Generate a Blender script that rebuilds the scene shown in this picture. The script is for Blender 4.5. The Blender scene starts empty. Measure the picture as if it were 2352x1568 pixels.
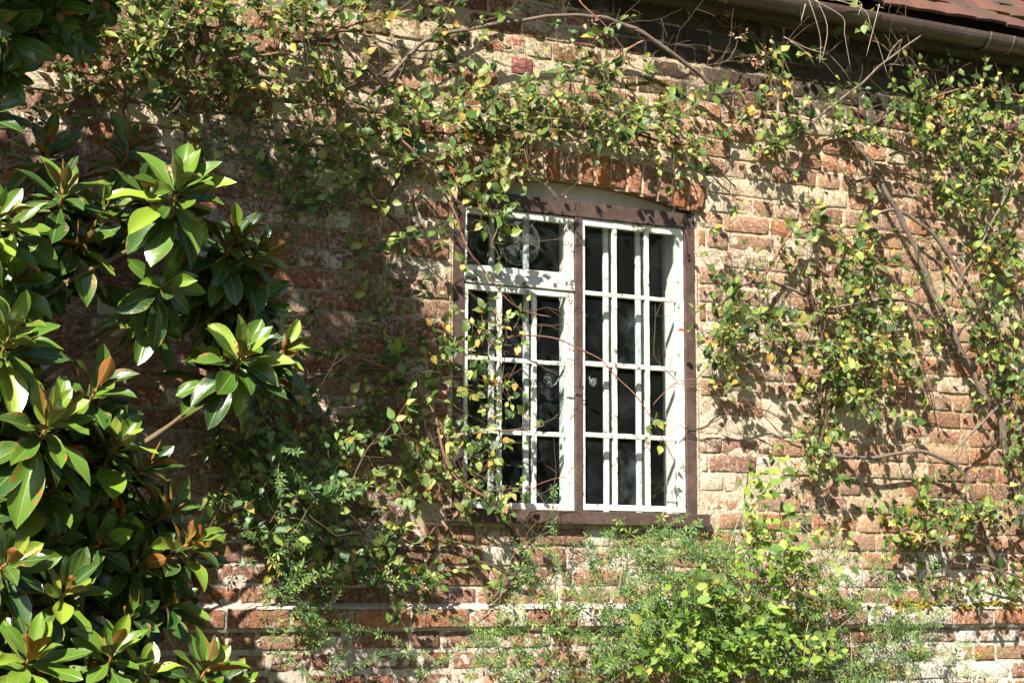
import bpy, bmesh, math, random
import numpy as np
from mathutils import Vector, Matrix, Quaternion, noise

random.seed(7)
RNG = np.random.default_rng(7)
sc = bpy.context.scene
COL = sc.collection

# ------------------------------------------------------------------ camera
ZC = 1.60                      # eye height
DIST = 5.958                   # metres from the wall face (the plane y = 0)
LENS = 65.0
YAW, PITCH, ROLL = math.radians(27.303), math.radians(7.811), math.radians(0.15)
PW, PH = 2352.0, 1568.0        # picture measure used for the layout notes below
FPX = LENS / 36.0 * PW
fw = Vector((math.sin(YAW)*math.cos(PITCH), math.cos(YAW)*math.cos(PITCH), math.sin(PITCH)))
rt0 = Vector((math.cos(YAW), -math.sin(YAW), 0)); up0 = rt0.cross(fw)
rt = rt0*math.cos(ROLL) + up0*math.sin(ROLL)
up = -rt0*math.sin(ROLL) + up0*math.cos(ROLL)
CAM = Vector((0, -DIST, ZC))
cam_d = bpy.data.cameras.new('camera'); cam = bpy.data.objects.new('camera', cam_d); COL.objects.link(cam)
cam_d.sensor_width = 36; cam_d.lens = LENS; cam_d.clip_start = 0.05; cam_d.clip_end = 500
m = Matrix((rt, up, -fw)).transposed().to_4x4(); m.translation = CAM; cam.matrix_world = m
cam_d.dof.use_dof = True; cam_d.dof.focus_distance = 6.2; cam_d.dof.aperture_fstop = 8.0
sc.camera = cam

def pt(px, py, d=0.0):
    """the place d metres in front of the wall that the note (px, py) marks"""
    v = fw*FPX + rt*(px-PW/2) - up*(py-PH/2)
    t = (-d - CAM.y)/v.y
    return CAM + v*t
def proj(p):
    q = Vector(p) - CAM; z = q.dot(fw)
    return (PW/2 + FPX*q.dot(rt)/z, PH/2 - FPX*q.dot(up)/z)

# ------------------------------------------------------------------ light
LDIR = Vector((0.85, 0.80, -1.03)).normalized()       # the way the sunlight travels
world = bpy.data.worlds.new('World'); sc.world = world; world.use_nodes = True
wn = world.node_tree.nodes; wl = world.node_tree.links
bg = wn['Background']; bg.inputs['Strength'].default_value = 0.05
sky = wn.new('ShaderNodeTexSky'); sky.sky_type = 'NISHITA'; sky.sun_disc = False
sky.sun_elevation = math.asin(-LDIR.z); sky.sun_rotation = math.atan2(-LDIR.x, -LDIR.y)
wl.new(sky.outputs['Color'], bg.inputs['Color'])
sd = bpy.data.lights.new('sun', 'SUN'); sun = bpy.data.objects.new('sun', sd); COL.objects.link(sun)
sd.energy = 5.0; sd.angle = math.radians(0.5); sd.color = (1.0, 0.93, 0.80)
sun.rotation_euler = LDIR.to_track_quat('-Z', 'Y').to_euler(); sun.location = (-6, -8, 10)
vs = sc.view_settings; vs.view_transform = 'Standard'; vs.look = 'None'; vs.gamma = 1; vs.use_curve_mapping = False
vs.exposure = 1.30

# ------------------------------------------------------------------ helpers
def tag(o, label=None, cat=None, group=None, kind=None):
    if label: o['label'] = label
    if cat: o['category'] = cat
    if group: o['group'] = group
    if kind: o['kind'] = kind
    return o
def link(name, me, parent=None, mat=None):
    o = bpy.data.objects.new(name, me); COL.objects.link(o)
    if mat is not None and me is not None and len(me.materials) == 0: me.materials.append(mat)
    if parent: o.parent = parent
    return o
def empty(name, loc=(0, 0, 0)):
    o = bpy.data.objects.new(name, None); COL.objects.link(o); o.location = loc; o.empty_display_size = 0.1
    return o
def mesh_np(name, V, F, cols=None, smooth=False, uv=None, fx=None):
    """V (n,3); F (m,3) or (m,4) int array; cols (n,3) point colours"""
    me = bpy.data.meshes.new(name)
    V = np.asarray(V, np.float32); F = np.asarray(F, np.int32); k = F.shape[1]
    me.vertices.add(len(V)); me.vertices.foreach_set('co', V.ravel())
    me.loops.add(F.size); me.loops.foreach_set('vertex_index', F.ravel())
    me.polygons.add(len(F)); me.polygons.foreach_set('loop_start', np.arange(0, F.size, k, dtype=np.int32))
    me.polygons.foreach_set('loop_total', np.full(len(F), k, np.int32))
    me.update(calc_edges=True)
    me.validate()
    if smooth: me.polygons.foreach_set('use_smooth', np.ones(len(me.polygons), bool))
    def addc(n, c):
        a = me.color_attributes.new(n, 'FLOAT_COLOR', 'POINT')
        c = np.asarray(c, np.float32); c4 = np.ones((len(V), 4), np.float32); c4[:, :c.shape[1]] = c
        a.data.foreach_set('color', c4.ravel())
    if cols is not None: addc('Col', cols)
    if fx is not None: addc('fx', fx)
    if uv is not None:
        l = me.uv_layers.new(name='UVMap'); l.data.foreach_set('uv', np.asarray(uv, np.float32)[F.ravel()].ravel())
    return me
def from_bm(name, bm, smooth=False):
    me = bpy.data.meshes.new(name); bm.to_mesh(me); bm.free()
    if smooth: me.polygons.foreach_set('use_smooth', np.ones(len(me.polygons), bool))
    return me
def box_bm(bm, x0, x1, y0, y1, z0, z1, bev=0.0, wob=0.0, cuts=0):
    r = bmesh.ops.create_cube(bm, size=1)
    vs_ = r['verts']
    for v in vs_:
        v.co = Vector(((x0+x1)/2 + v.co.x*(x1-x0), (y0+y1)/2 + v.co.y*(y1-y0), (z0+z1)/2 + v.co.z*(z1-z0)))
    if bev:
        es = list({e for v in vs_ for e in v.link_edges})
        bmesh.ops.bevel(bm, geom=es, offset=bev, segments=2, affect='EDGES', profile=0.6)
    return bm
def box(name, x0, x1, y0, y1, z0, z1, mat, parent=None, bev=0.002, wob=0.0):
    """a board; long ones get cross cuts so that they can be slightly uneven"""
    bm = bmesh.new(); box_bm(bm, x0, x1, y0, y1, z0, z1, bev)
    if wob:
        for ax, (a, b) in enumerate(((x0, x1), (y0, y1), (z0, z1))):
            n = int((b-a)/0.035)
            for i in range(1, n):
                co = Vector((0, 0, 0)); co[ax] = a + (b-a)*i/n
                no = Vector((0, 0, 0)); no[ax] = 1
                bmesh.ops.bisect_plane(bm, geom=bm.verts[:]+bm.edges[:]+bm.faces[:], plane_co=co, plane_no=no)
        for v in bm.verts:
            n_ = noise.noise_vector(v.co*23.0)
            v.co += Vector((n_.x, n_.y*0.7, n_.z))*wob
    return link(name, from_bm(name, bm), parent, mat)
def smooth_path(P, n=6):
    """Catmull-Rom through the points"""
    P = [Vector(p) for p in P]
    if len(P) < 3:
        return [P[0].lerp(P[-1], i/(n*1.0)) for i in range(n+1)]
    Q = [P[0]*2-P[1]] + P + [P[-1]*2-P[-2]]
    out = []
    for i in range(1, len(Q)-2):
        a, b, c, d = Q[i-1:i+3]
        for k in range(n):
            t = k/n
            out.append(0.5*((2*b) + (c-a)*t + (2*a-5*b+4*c-d)*t*t + (3*b-a-3*c+d)*t**3))
    out.append(P[-1]); return out
def tube_arrays(path, r0, r1, sides=6, rough=0.0, seed=0):
    path = [Vector(p) for p in path]; n = len(path)
    T = [(path[min(i+1, n-1)]-path[max(i-1, 0)]).normalized() for i in range(n)]
    u = T[0].orthogonal().normalized(); V = []; 
    for i, (p, t) in enumerate(zip(path, T)):
        u = (u - t*u.dot(t)).normalized(); w = t.cross(u)
        r = r0 + (r1-r0)*i/max(n-1, 1)
        for k in range(sides):
            a = 2*math.pi*k/sides
            rr = r*(1 + rough*(noise.noise(Vector((k*1.7+seed, i*0.35, seed*3.1)))))
            V.append(p + (u*math.cos(a)+w*math.sin(a))*rr)
    F = []
    for i in range(n-1):
        for k in range(sides):
            k2 = (k+1) % sides
            F.append((i*sides+k, i*sides+k2, (i+1)*sides+k2, (i+1)*sides+k))
    c0 = len(V); V.append(path[0]); V.append(path[-1])
    for k in range(sides):
        k2 = (k+1) % sides
        F.append((c0, k2, k, k)); F.append((c0+1, (n-1)*sides+k, (n-1)*sides+k2, (n-1)*sides+k2))
    return V, F
def tube(name, path, r0, r1, mat, parent=None, sides=8, rough=0.0, seed=0):
    V, F = tube_arrays(path, r0, r1, sides, rough, seed)
    me = bpy.data.meshes.new(name)
    me.from_pydata([tuple(v) for v in V], [], [f if f[2] != f[3] else f[:3] for f in F]); me.update()
    me.polygons.foreach_set('use_smooth', np.ones(len(me.polygons), bool))
    return link(name, me, parent, mat)

class N:
    """a material with short-hand for its nodes"""
    def __init__(s, name):
        s.m = bpy.data.materials.new(name); s.m.use_nodes = True
        s.t = s.m.node_tree; s.b = s.t.nodes['Principled BSDF']; s.out = s.t.nodes['Material Output']
    def n(s, kind, **kw):
        x = s.t.nodes.new(kind)
        for k, v in kw.items(): setattr(x, k, v)
        return x
    def l(s, a, b): s.t.links.new(a, b)
    def put(s, sock, v):
        if hasattr(v, 'links') or hasattr(v, 'is_linked'): s.l(v, sock)
        else: sock.default_value = v
    def noise(s, scale, detail=4, rough=0.6, vec=None, out='Fac'):
        x = s.n('ShaderNodeTexNoise'); x.inputs['Scale'].default_value = scale
        x.inputs['Detail'].default_value = detail; x.inputs['Roughness'].default_value = rough
        if vec is not None: s.l(vec, x.inputs['Vector'])
        return x.outputs[out]
    def math(s, op, a, b=0.0, clamp=False):
        x = s.n('ShaderNodeMath', operation=op, use_clamp=clamp); s.put(x.inputs[0], a); s.put(x.inputs[1], b)
        return x.outputs[0]
    def step(s, v, lo, hi):
        x = s.n('ShaderNodeMapRange', interpolation_type='SMOOTHSTEP')
        s.put(x.inputs[0], v); s.put(x.inputs[1], lo); s.put(x.inputs[2], hi)
        return x.outputs[0]
    def mix(s, f, a, b, mode='MIX'):
        x = s.n('ShaderNodeMix', data_type='RGBA', blend_type=mode)
        s.put(x.inputs[0], f); 
        for sock, v in ((x.inputs[6], a), (x.inputs[7], b)):
            if isinstance(v, tuple): sock.default_value = (*v[:3], 1)
            else: s.l(v, sock)
        return x.outputs[2]
    def attr(s, name):
        x = s.n('ShaderNodeAttribute', attribute_name=name); return x
    def pos(s): return s.n('ShaderNodeNewGeometry').outputs['Position']
    def objc(s): return s.n('ShaderNodeTexCoord').outputs['Object']
    def bump(s, h, strength=0.5, dist=0.01, normal=None):
        x = s.n('ShaderNodeBump'); x.inputs['Strength'].default_value = strength; x.inputs['Distance'].default_value = dist
        s.l(h, x.inputs['Height'])
        if normal is not None: s.l(normal, x.inputs['Normal'])
        return x.outputs['Normal']
    def base(s, c=None, rough=None, spec=None, normal=None, metal=None):
        for k, v in (('Base Color', c), ('Roughness', rough), ('Specular IOR Level', spec), ('Metallic', metal)):
            if v is None: continue
            if isinstance(v, tuple): s.b.inputs[k].default_value = (*v[:3], 1)
            else: s.put(s.b.inputs[k], v)
        if normal is not None: s.l(normal, s.b.inputs['Normal'])
        return s.m

# ------------------------------------------------------------------ materials
def masonry(name, is_brick):
    a = N(name); p = a.pos()
    col = a.attr('Col').outputs['Color']; fx = a.attr('fx').outputs['Color']
    sep = a.n('ShaderNodeSeparateColor'); a.l(fx, sep.inputs[0])
    cov, soot_shade, white = sep.outputs[0], sep.outputs[1], sep.outputs[2]
    n1 = a.noise(14, 6, 0.68, p); n2 = a.noise(75, 5, 0.7, p); n3 = a.noise(320, 3, 0.7, p); n0 = a.noise(3.1, 3, 0.55, p)
    c = a.mix(a.step(n2, 0.32, 0.72), a.mix(1.0, col, (0.55, 0.52, 0.5), 'MULTIPLY'), a.mix(0.35, col, (0.62, 0.36, 0.22)))
    c = a.mix(a.math('MULTIPLY', a.step(n1, 0.5, 0.75), 0.45), c, a.mix(1.0, col, (0.6, 0.62, 0.66), 'MULTIPLY'))
    # lime smears and efflorescence that lie over the brick
    mm = a.math('ADD', a.math('ADD', a.math('MULTIPLY', n1, 0.55), a.math('MULTIPLY', n2, 0.35)), a.math('MULTIPLY', n0, 0.22))
    thr = a.math('SUBTRACT', 0.86, a.math('MULTIPLY', cov, 0.62))
    mask = a.step(mm, a.math('SUBTRACT', thr, 0.05), a.math('ADD', thr, 0.07))
    cream = a.mix(n2, (0.43, 0.34, 0.22), (0.72, 0.60, 0.44)); wht = a.mix(n2, (0.50, 0.46, 0.42), (0.84, 0.81, 0.76))
    lime = a.mix(white, cream, wht)
    c = a.mix(a.math('MULTIPLY', mask, 0.9 if is_brick else 0.75), c, lime)
    veil = a.math('MULTIPLY', a.step(a.noise(46, 5, 0.75, p), 0.50, 0.66), 0.48 if is_brick else 0.0); c = a.mix(veil, c, lime)
    # black weathering crust, and the shade painted in at the left
    sm = a.math('ADD', a.math('MULTIPLY', n1, 0.6), a.math('MULTIPLY', n0, 0.4))
    st = a.math('SUBTRACT', 0.78, a.math('MULTIPLY', soot_shade, 0.58))
    smask = a.step(sm, a.math('SUBTRACT', st, 0.06), a.math('ADD', st, 0.08))
    c = a.mix(a.math('MULTIPLY', smask, 0.88), c, a.mix(n3, (0.012, 0.011, 0.010), (0.06, 0.052, 0.045)))
    pit = a.step(a.noise(150, 2, 0.5, p), 0.30, 0.38)
    c = a.mix(a.math('MULTIPLY', a.math('SUBTRACT', 1.0, pit), 0.5), c, a.mix(1.0, c, (0.4, 0.36, 0.34), 'MULTIPLY'))
    h = a.math('ADD', a.math('MULTIPLY', n2, 0.6), a.math('ADD', a.math('MULTIPLY', n3, 0.35), a.math('ADD', a.math('MULTIPLY', mask, 0.12), a.math('MULTIPLY', pit, 0.2))))
    return a.base(c, 0.93, 0.15, a.bump(h, 1.0, 0.009))
M_BRICK = masonry('brick_old', True)
M_MORTAR = masonry('lime_mortar', False)

def paint(name, col, wood, flake, rough, dirt_shade=(0.4, 0.36, 0.3)):
    a = N(name); p = a.pos()
    n1 = a.noise(38, 6, 0.72, p); n2 = a.noise(160, 4, 0.7, p); n0 = a.noise(6, 3, 0.5, p)
    # long cracks run with the grain
    mp = a.n('ShaderNodeMapping'); mp.inputs['Scale'].default_value = (30, 30, 30); a.l(p, mp.inputs['Vector'])
    v = a.n('ShaderNodeTexVoronoi', feature='DISTANCE_TO_EDGE'); v.inputs['Scale'].default_value = 1.6; a.l(mp.outputs[0], v.inputs['Vector'])
    crack = a.math('MULTIPLY', a.math('SUBTRACT', 1.0, a.step(v.outputs['Distance'], 0.0, 0.035)), a.step(n0, 0.5, 0.62))
    fl = a.step(a.math('ADD', a.math('MULTIPLY', n1, 0.7), a.math('MULTIPLY', n0, 0.3)), flake, flake+0.03)
    m_ = a.math('MAXIMUM', fl, a.math('MULTIPLY', crack, 0.7))
    c = a.mix(a.math('MULTIPLY', a.step(n1, 0.38, 0.68), 0.30), col, dirt_shade); c = a.mix(a.math('MULTIPLY', a.step(a.noise(11, 4, 0.65, p), 0.48, 0.7), 0.35), c, dirt_shade)  # dirt blotches; the second layer also greys sashes in place of vine shade
    c = a.mix(m_, c, a.mix(n2, tuple(x*0.5 for x in wood), wood))
    h = a.math('SUBTRACT', a.math('MULTIPLY', n2, 0.25), m_)
    return a.base(c, rough, 0.4, a.bump(h, 0.5, 0.002))
M_WHITE = paint('white_paint_flaking', (0.76, 0.76, 0.71), (0.24, 0.19, 0.14), 0.575, 0.5)
M_WHITE_IN = paint('white_paint_inside', (0.80, 0.83, 0.84), (0.5, 0.48, 0.45), 0.72, 0.5)
M_PEEL = paint('grey_peeling_paint', (0.62, 0.63, 0.62), (0.13, 0.11, 0.10), 0.535, 0.6)
M_BROWN = paint('brown_paint', (0.070, 0.044, 0.038), (0.03, 0.022, 0.02), 0.62, 0.42, (0.17, 0.12, 0.11))
M_GUTTER = paint('gutter_paint', (0.080, 0.053, 0.046), (0.25, 0.22, 0.2), 0.66, 0.35, (0.12, 0.10, 0.09))

def simple(name, c, rough=0.8, var=0.35, scale=30, spec=0.3, bump=0.3, metal=0.0):
    a = N(name); p = a.pos(); n1 = a.noise(scale, 5, 0.65, p); n2 = a.noise(scale*6, 3, 0.6, p)
    lo = tuple(x*(1-var) for x in c); hi = tuple(min(1, x*(1+var)) for x in c)
    return a.base(a.mix(n1, lo, hi), rough, spec, a.bump(n2, bump, 0.003), metal)
M_PLASTER = simple('grey_plaster', (0.52, 0.49, 0.43), 0.9, 0.25, 22)
M_ROOM = simple('room_wall', (0.26, 0.24, 0.21), 0.9, 0.2, 4)
M_CEIL = simple('room_ceiling', (0.55, 0.52, 0.46), 0.9, 0.1, 4)
M_FASCIA = simple('fascia_wood', (0.10, 0.075, 0.06), 0.8, 0.4, 20)
M_IRON = simple('grey_metal', (0.26, 0.26, 0.25), 0.45, 0.3, 60, 0.5, 0.2, 0.4)
M_GROUND = simple('garden_lawn', (0.075, 0.10, 0.035), 0.95, 0.5, 3)
M_SOIL = simple('garden_soil', (0.06, 0.045, 0.03), 0.95, 0.4, 8)

def tile_mat():
    a = N('clay_tile'); p = a.pos(); rnd = a.n('ShaderNodeObjectInfo').outputs['Random']
    n1 = a.noise(20, 5, 0.7, p); n2 = a.noise(130, 4, 0.7, p)
    c = a.mix(rnd, (0.10, 0.048, 0.040), (0.20, 0.085, 0.056))
    c = a.mix(a.step(n1, 0.45, 0.7), c, (0.12, 0.075, 0.066)); c = a.mix(a.step(n2, 0.62, 0.7), c, (0.32, 0.25, 0.19))
    c = a.mix(a.math('MULTIPLY', a.step(a.noise(7, 4, 0.6, p), 0.5, 0.65), 0.6), c, (0.07, 0.06, 0.05))
    return a.base(c, 0.85, 0.25, a.bump(a.math('ADD', n1, n2), 0.9, 0.006))
M_TILE = tile_mat()

def glass_mat(name, tint, dust):
    a = N(name); p = a.pos()
    ge = a.n('ShaderNodeNewGeometry'); dt = a.n('ShaderNodeVectorMath', operation='DOT_PRODUCT'); a.l(ge.outputs['Normal'], dt.inputs[0]); a.l(ge.outputs['Incoming'], dt.inputs[1])
    sch = a.math('ADD', 0.045, a.math('MULTIPLY', a.math('POWER', a.math('SUBTRACT', 1.0, a.math('ABSOLUTE', dt.outputs['Value'])), 5.0), 0.95))
    wob = a.bump(a.noise(7, 2, 0.5, p), 0.10, 0.02)
    gl = a.n('ShaderNodeBsdfGlossy'); gl.inputs['Roughness'].default_value = 0.015; a.l(wob, gl.inputs['Normal'])
    tr = a.n('ShaderNodeBsdfTransparent'); tr.inputs['Color'].default_value = (*tint, 1)
    df = a.n('ShaderNodeBsdfDiffuse'); df.inputs['Color'].default_value = (0.58, 0.68, 0.72, 1)
    d = a.math('ADD', a.math('ADD', 0.009, a.math('MULTIPLY', a.step(a.noise(9, 4, 0.6, p), 0.45, 0.8), dust)),  # even bluish share paints a haze on the panes beside the patchy dust
               a.math('MULTIPLY', a.step(a.noise(260, 2, 0.5, p), 0.74, 0.80), 0.25))
    m1 = a.n('ShaderNodeMixShader'); a.l(d, m1.inputs[0]); a.l(tr.outputs[0], m1.inputs[1]); a.l(df.outputs[0], m1.inputs[2])
    m2 = a.n('ShaderNodeMixShader'); a.l(a.math('MULTIPLY', sch, 1.6, True), m2.inputs[0]); a.l(m1.outputs[0], m2.inputs[1]); a.l(gl.outputs[0], m2.inputs[2])
    a.l(m2.outputs[0], a.out.inputs['Surface']); return a.m
M_GLASS = glass_mat('window_glass', (0.88, 0.91, 0.90), 0.022)
M_GLASS_DUSTY = glass_mat('window_glass_dusty', (0.80, 0.86, 0.87), 0.085)
def plastic():
    a = N('clear_plastic')
    tr = a.n('ShaderNodeBsdfTransparent'); tr.inputs['Color'].default_value = (0.9, 0.92, 0.92, 1)
    a.base((0.55, 0.58, 0.58), 0.25, 0.5)
    m1 = a.n('ShaderNodeMixShader'); m1.inputs[0].default_value = 0.10
    a.l(tr.outputs[0], m1.inputs[1]); a.l(a.b.outputs[0], m1.inputs[2]); a.l(m1.outputs[0], a.out.inputs['Surface']); return a.m
M_PLASTIC = plastic()

def leaf_mat(name, rough=0.42, trans=0.31, spec=0.42, vein=0.0):
    a = N(name); p = a.pos()
    col = a.attr('Col').outputs['Color']
    n = a.noise(130, 3, 0.6, p)
    c = a.mix(a.math('MULTIPLY', a.step(n, 0.35, 0.75), 0.45), col, a.mix(1.0, col, (1.55, 1.4, 1.0), 'MULTIPLY'))
    a.base(c, a.math('ADD', rough-0.1, a.math('MULTIPLY', n, 0.25)), spec, a.bump(n, 0.35, 0.003))
    tl = a.n('ShaderNodeBsdfTranslucent'); a.l(a.mix(1.0, c, (1.5, 1.45, 0.6), 'MULTIPLY'), tl.inputs['Color'])
    ms = a.n('ShaderNodeMixShader'); ms.inputs[0].default_value = trans
    a.l(a.b.outputs[0], ms.inputs[1]); a.l(tl.outputs[0], ms.inputs[2]); a.l(ms.outputs[0], a.out.inputs['Surface']); return a.m
M_LEAF = leaf_mat('climber_leaf')
M_LEAF2 = leaf_mat('soft_leaf', 0.5, 0.35, 0.3)

def mag_mat():
    a = N('magnolia_leaf_top'); col = a.attr('Col').outputs['Color']
    uv = a.n('ShaderNodeUVMap').outputs[0]; sp = a.n('ShaderNodeSeparateXYZ'); a.l(uv, sp.inputs[0])
    u = a.math('ABSOLUTE', a.math('SUBTRACT', a.math('MULTIPLY', sp.outputs[0], 2.0), 1.0))
    rib = a.math('SUBTRACT', 1.0, a.step(u, 0.02, 0.07)); edge = a.step(u, 0.93, 0.985)
    oc = a.objc(); n = a.noise(22, 4, 0.6, oc); n2 = a.noise(7, 3, 0.55, a.pos())
    w = a.n('ShaderNodeTexWave'); w.inputs['Scale'].default_value = 7.0; w.inputs['Distortion'].default_value = 1.2
    cv = a.n('ShaderNodeCombineXYZ'); a.l(a.math('SUBTRACT', sp.outputs[1], a.math('MULTIPLY', u, 0.16)), cv.inputs[0]); a.l(cv.outputs[0], w.inputs['Vector'])
    c = a.mix(a.math('MULTIPLY', n, 0.5), col, a.mix(1.0, col, (1.5, 1.35, 0.9), 'MULTIPLY'))
    c = a.mix(a.math('MULTIPLY', w.outputs['Fac'], 0.12), c, a.mix(1.0, col, (1.6, 1.5, 1.1), 'MULTIPLY'))
    c = a.mix(a.math('MULTIPLY', rib, 0.75), c, (0.26, 0.30, 0.09)); c = a.mix(a.math('MULTIPLY', edge, 0.55), c, (0.33, 0.33, 0.12))
    c = a.mix(a.math('MULTIPLY', a.step(a.noise(60, 2, 0.5, oc), 0.70, 0.76), 0.7), c, (0.10, 0.07, 0.02))
    c = a.mix(a.math('MULTIPLY', a.step(a.noise(3.2, 3, 0.6, a.pos()), 0.62, 0.76), 0.14), c, (0.26, 0.25, 0.05))
    h = a.math('ADD', a.math('MULTIPLY', w.outputs['Fac'], 0.03), a.math('ADD', a.math('MULTIPLY', n, 0.6), a.math('MULTIPLY', rib, -0.8)))
    a.base(c, a.math('ADD', 0.20, a.math('MULTIPLY', n2, 0.16)), 0.7, a.bump(h, 0.35, 0.004))
    tl = a.n('ShaderNodeBsdfTranslucent'); a.l(a.mix(1.0, c, (1.3, 1.2, 0.5), 'MULTIPLY'), tl.inputs['Color'])
    ms = a.n('ShaderNodeMixShader'); ms.inputs[0].default_value = 0.10
    a.l(a.b.outputs[0], ms.inputs[1]); a.l(tl.outputs[0], ms.inputs[2]); a.l(ms.outputs[0], a.out.inputs['Surface']); return a.m
M_MAG = mag_mat()
def mag_under():
    a = N('magnolia_leaf_underside'); oc = a.objc(); n = a.noise(30, 4, 0.6, oc); n2 = a.noise(400, 2, 0.6, oc)
    uv = a.n('ShaderNodeUVMap').outputs[0]; sp = a.n('ShaderNodeSeparateXYZ'); a.l(uv, sp.inputs[0])
    u = a.math('ABSOLUTE', a.math('SUBTRACT', a.math('MULTIPLY', sp.outputs[0], 2.0), 1.0))
    rib = a.math('SUBTRACT', 1.0, a.step(u, 0.03, 0.09)); k = a.attr('und').outputs['Color']
    c = a.mix(n, a.mix(1.0, k, (0.75, 0.7, 0.65), 'MULTIPLY'), a.mix(1.0, k, (1.3, 1.3, 1.3), 'MULTIPLY')); c = a.mix(rib, c, (0.42, 0.27, 0.10))
    return a.base(c, 0.8, 0.2, a.bump(n2, 0.4, 0.002))
M_MAGU = mag_under()
def bark(name, c0, c1, stretch=(60, 60, 60), b=0.6):
    a = N(name); p = a.pos(); n1 = a.noise(25, 5, 0.7, p); n2 = a.noise(140, 4, 0.7, p)
    c = a.mix(n1, c0, c1); c = a.mix(a.step(n2, 0.55, 0.75), c, tuple(min(1, x*1.6) for x in c1))
    return a.base(c, 0.85, 0.2, a.bump(a.math('ADD', n1, n2), b, 0.006))
M_BARK = bark('grey_bark', (0.085, 0.062, 0.05), (0.25, 0.20, 0.165))
M_BARKD = bark('dark_bark', (0.045, 0.032, 0.025), (0.14, 0.10, 0.075))
M_TWIG = bark('red_twig', (0.16, 0.065, 0.045), (0.34, 0.18, 0.13), b=0.2)
M_TWIGB = bark('brown_twig', (0.07, 0.045, 0.03), (0.19, 0.13, 0.085), b=0.2)
M_GREENSTEM = bark('green_stem', (0.08, 0.13, 0.03), (0.16, 0.22, 0.07), b=0.1)
M_DEADSTEM = bark('dead_stem', (0.28, 0.22, 0.16), (0.50, 0.42, 0.32), b=0.2)
M_MAGB = bark('magnolia_bark', (0.07, 0.05, 0.03), (0.22, 0.16, 0.085), b=0.4)
M_MAGT = bark('magnolia_shoot', (0.24, 0.09, 0.03), (0.36, 0.17, 0.06), b=0.2)

# ------------------------------------------------------------------ ground, room
def rz(z): return ZC + z        # heights in the notes are measured from eye level
bm = bmesh.new(); bmesh.ops.create_grid(bm, x_segments=40, y_segments=40, size=150)
g = link('ground', from_bm('ground', bm), None, M_GROUND); tag(g, kind='structure')
bm = bmesh.new(); box_bm(bm, -2, 9, -1.6, 0.0, -0.05, 0.02); g = link('flower_bed', from_bm('flower_bed', bm), None, M_SOIL); tag(g, kind='structure')

WX0, WX1 = 2.83, 3.88           # the window's outer frame
HEADT = 1.472; SILLB = 0.258
ARCH_R = 2.153; ARCH_CZ = 1.543-2.153; ARCH_CX = 3.355
def arch_z(x, extra=0.0):
    d = (ARCH_R+extra)**2 - (x-ARCH_CX)**2
    return ARCH_CZ + math.sqrt(max(d, 0.0))

# ------------------------------------------------------------------ brick wall
COURSE = 0.073; Z0 = -0.1165    # lower edge of the projecting course
def sst(v, a, b):
    t = max(0.0, min(1.0, (v-a)/(b-a))); return t*t*(3-2*t)
def zone(x, z):
    """what time has done to the wall here: lime cover, black crust (with shade painted in at the left), whiteness of the lime"""
    nz = noise.noise(Vector((x*1.3, z*1.9, 3.7)))*0.5; nb = noise.noise(Vector((x*2.6, z*3.4, 8.1)))
    low = 1-sst(z+0.16*nb, 0.05, 0.32); left = 1-sst(x+0.2*nb, 2.55, 3.0); top = sst(z+0.15*nb, 1.40, 1.62)
    cov, wh = 0.34, 0.18
    cov += (0.42-cov)*left; wh += (0.62-wh)*left
    edge = math.exp(-((x-4.05)/0.38)**2)*(1-top)*(1-left); cov += 0.13*edge; wh += 0.15*edge
    cov += ((0.48 if x < 4.3 else 0.38)-cov)*top; wh += (0.12-wh)*top
    cov += ((0.31 + 0.04*sst(x, 4.2, 5.0))-cov)*low; wh += (0.95-wh)*low
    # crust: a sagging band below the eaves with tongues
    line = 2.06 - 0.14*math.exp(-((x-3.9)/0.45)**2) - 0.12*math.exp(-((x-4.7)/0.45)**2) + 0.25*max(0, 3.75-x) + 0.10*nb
    soot_shade = sst(z, line-0.12, line+0.14)*0.74
    soot_shade = max(soot_shade, 0.16*left*(1-low))  # left wall darkened as well, to deepen the shade behind the magnolia
    return max(0, min(1, cov+nz*0.24)), max(0, min(1, soot_shade+nz*0.2*(soot_shade > 0))), max(0, min(1, wh))
PAL = [(0.33, 0.165, 0.105), (0.40, 0.225, 0.145), (0.29, 0.14, 0.10), (0.44, 0.27, 0.175), (0.26, 0.135, 0.11), (0.37, 0.19, 0.125), (0.46, 0.30, 0.20), (0.34, 0.20, 0.15), (0.40, 0.16, 0.085)]
wall = empty('brick_wall', (3.4, 0, 0))
tag(wall, 'old weathered red brick house wall with pale lime mortar behind the climbers', 'wall')
WO = Vector((3.4, 0, 0))
bricks = []                     # dict(x0,x1,z0,z1,y,ang)
rb = random.Random(11)
X0, X1 = 0.2, 7.2
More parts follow.
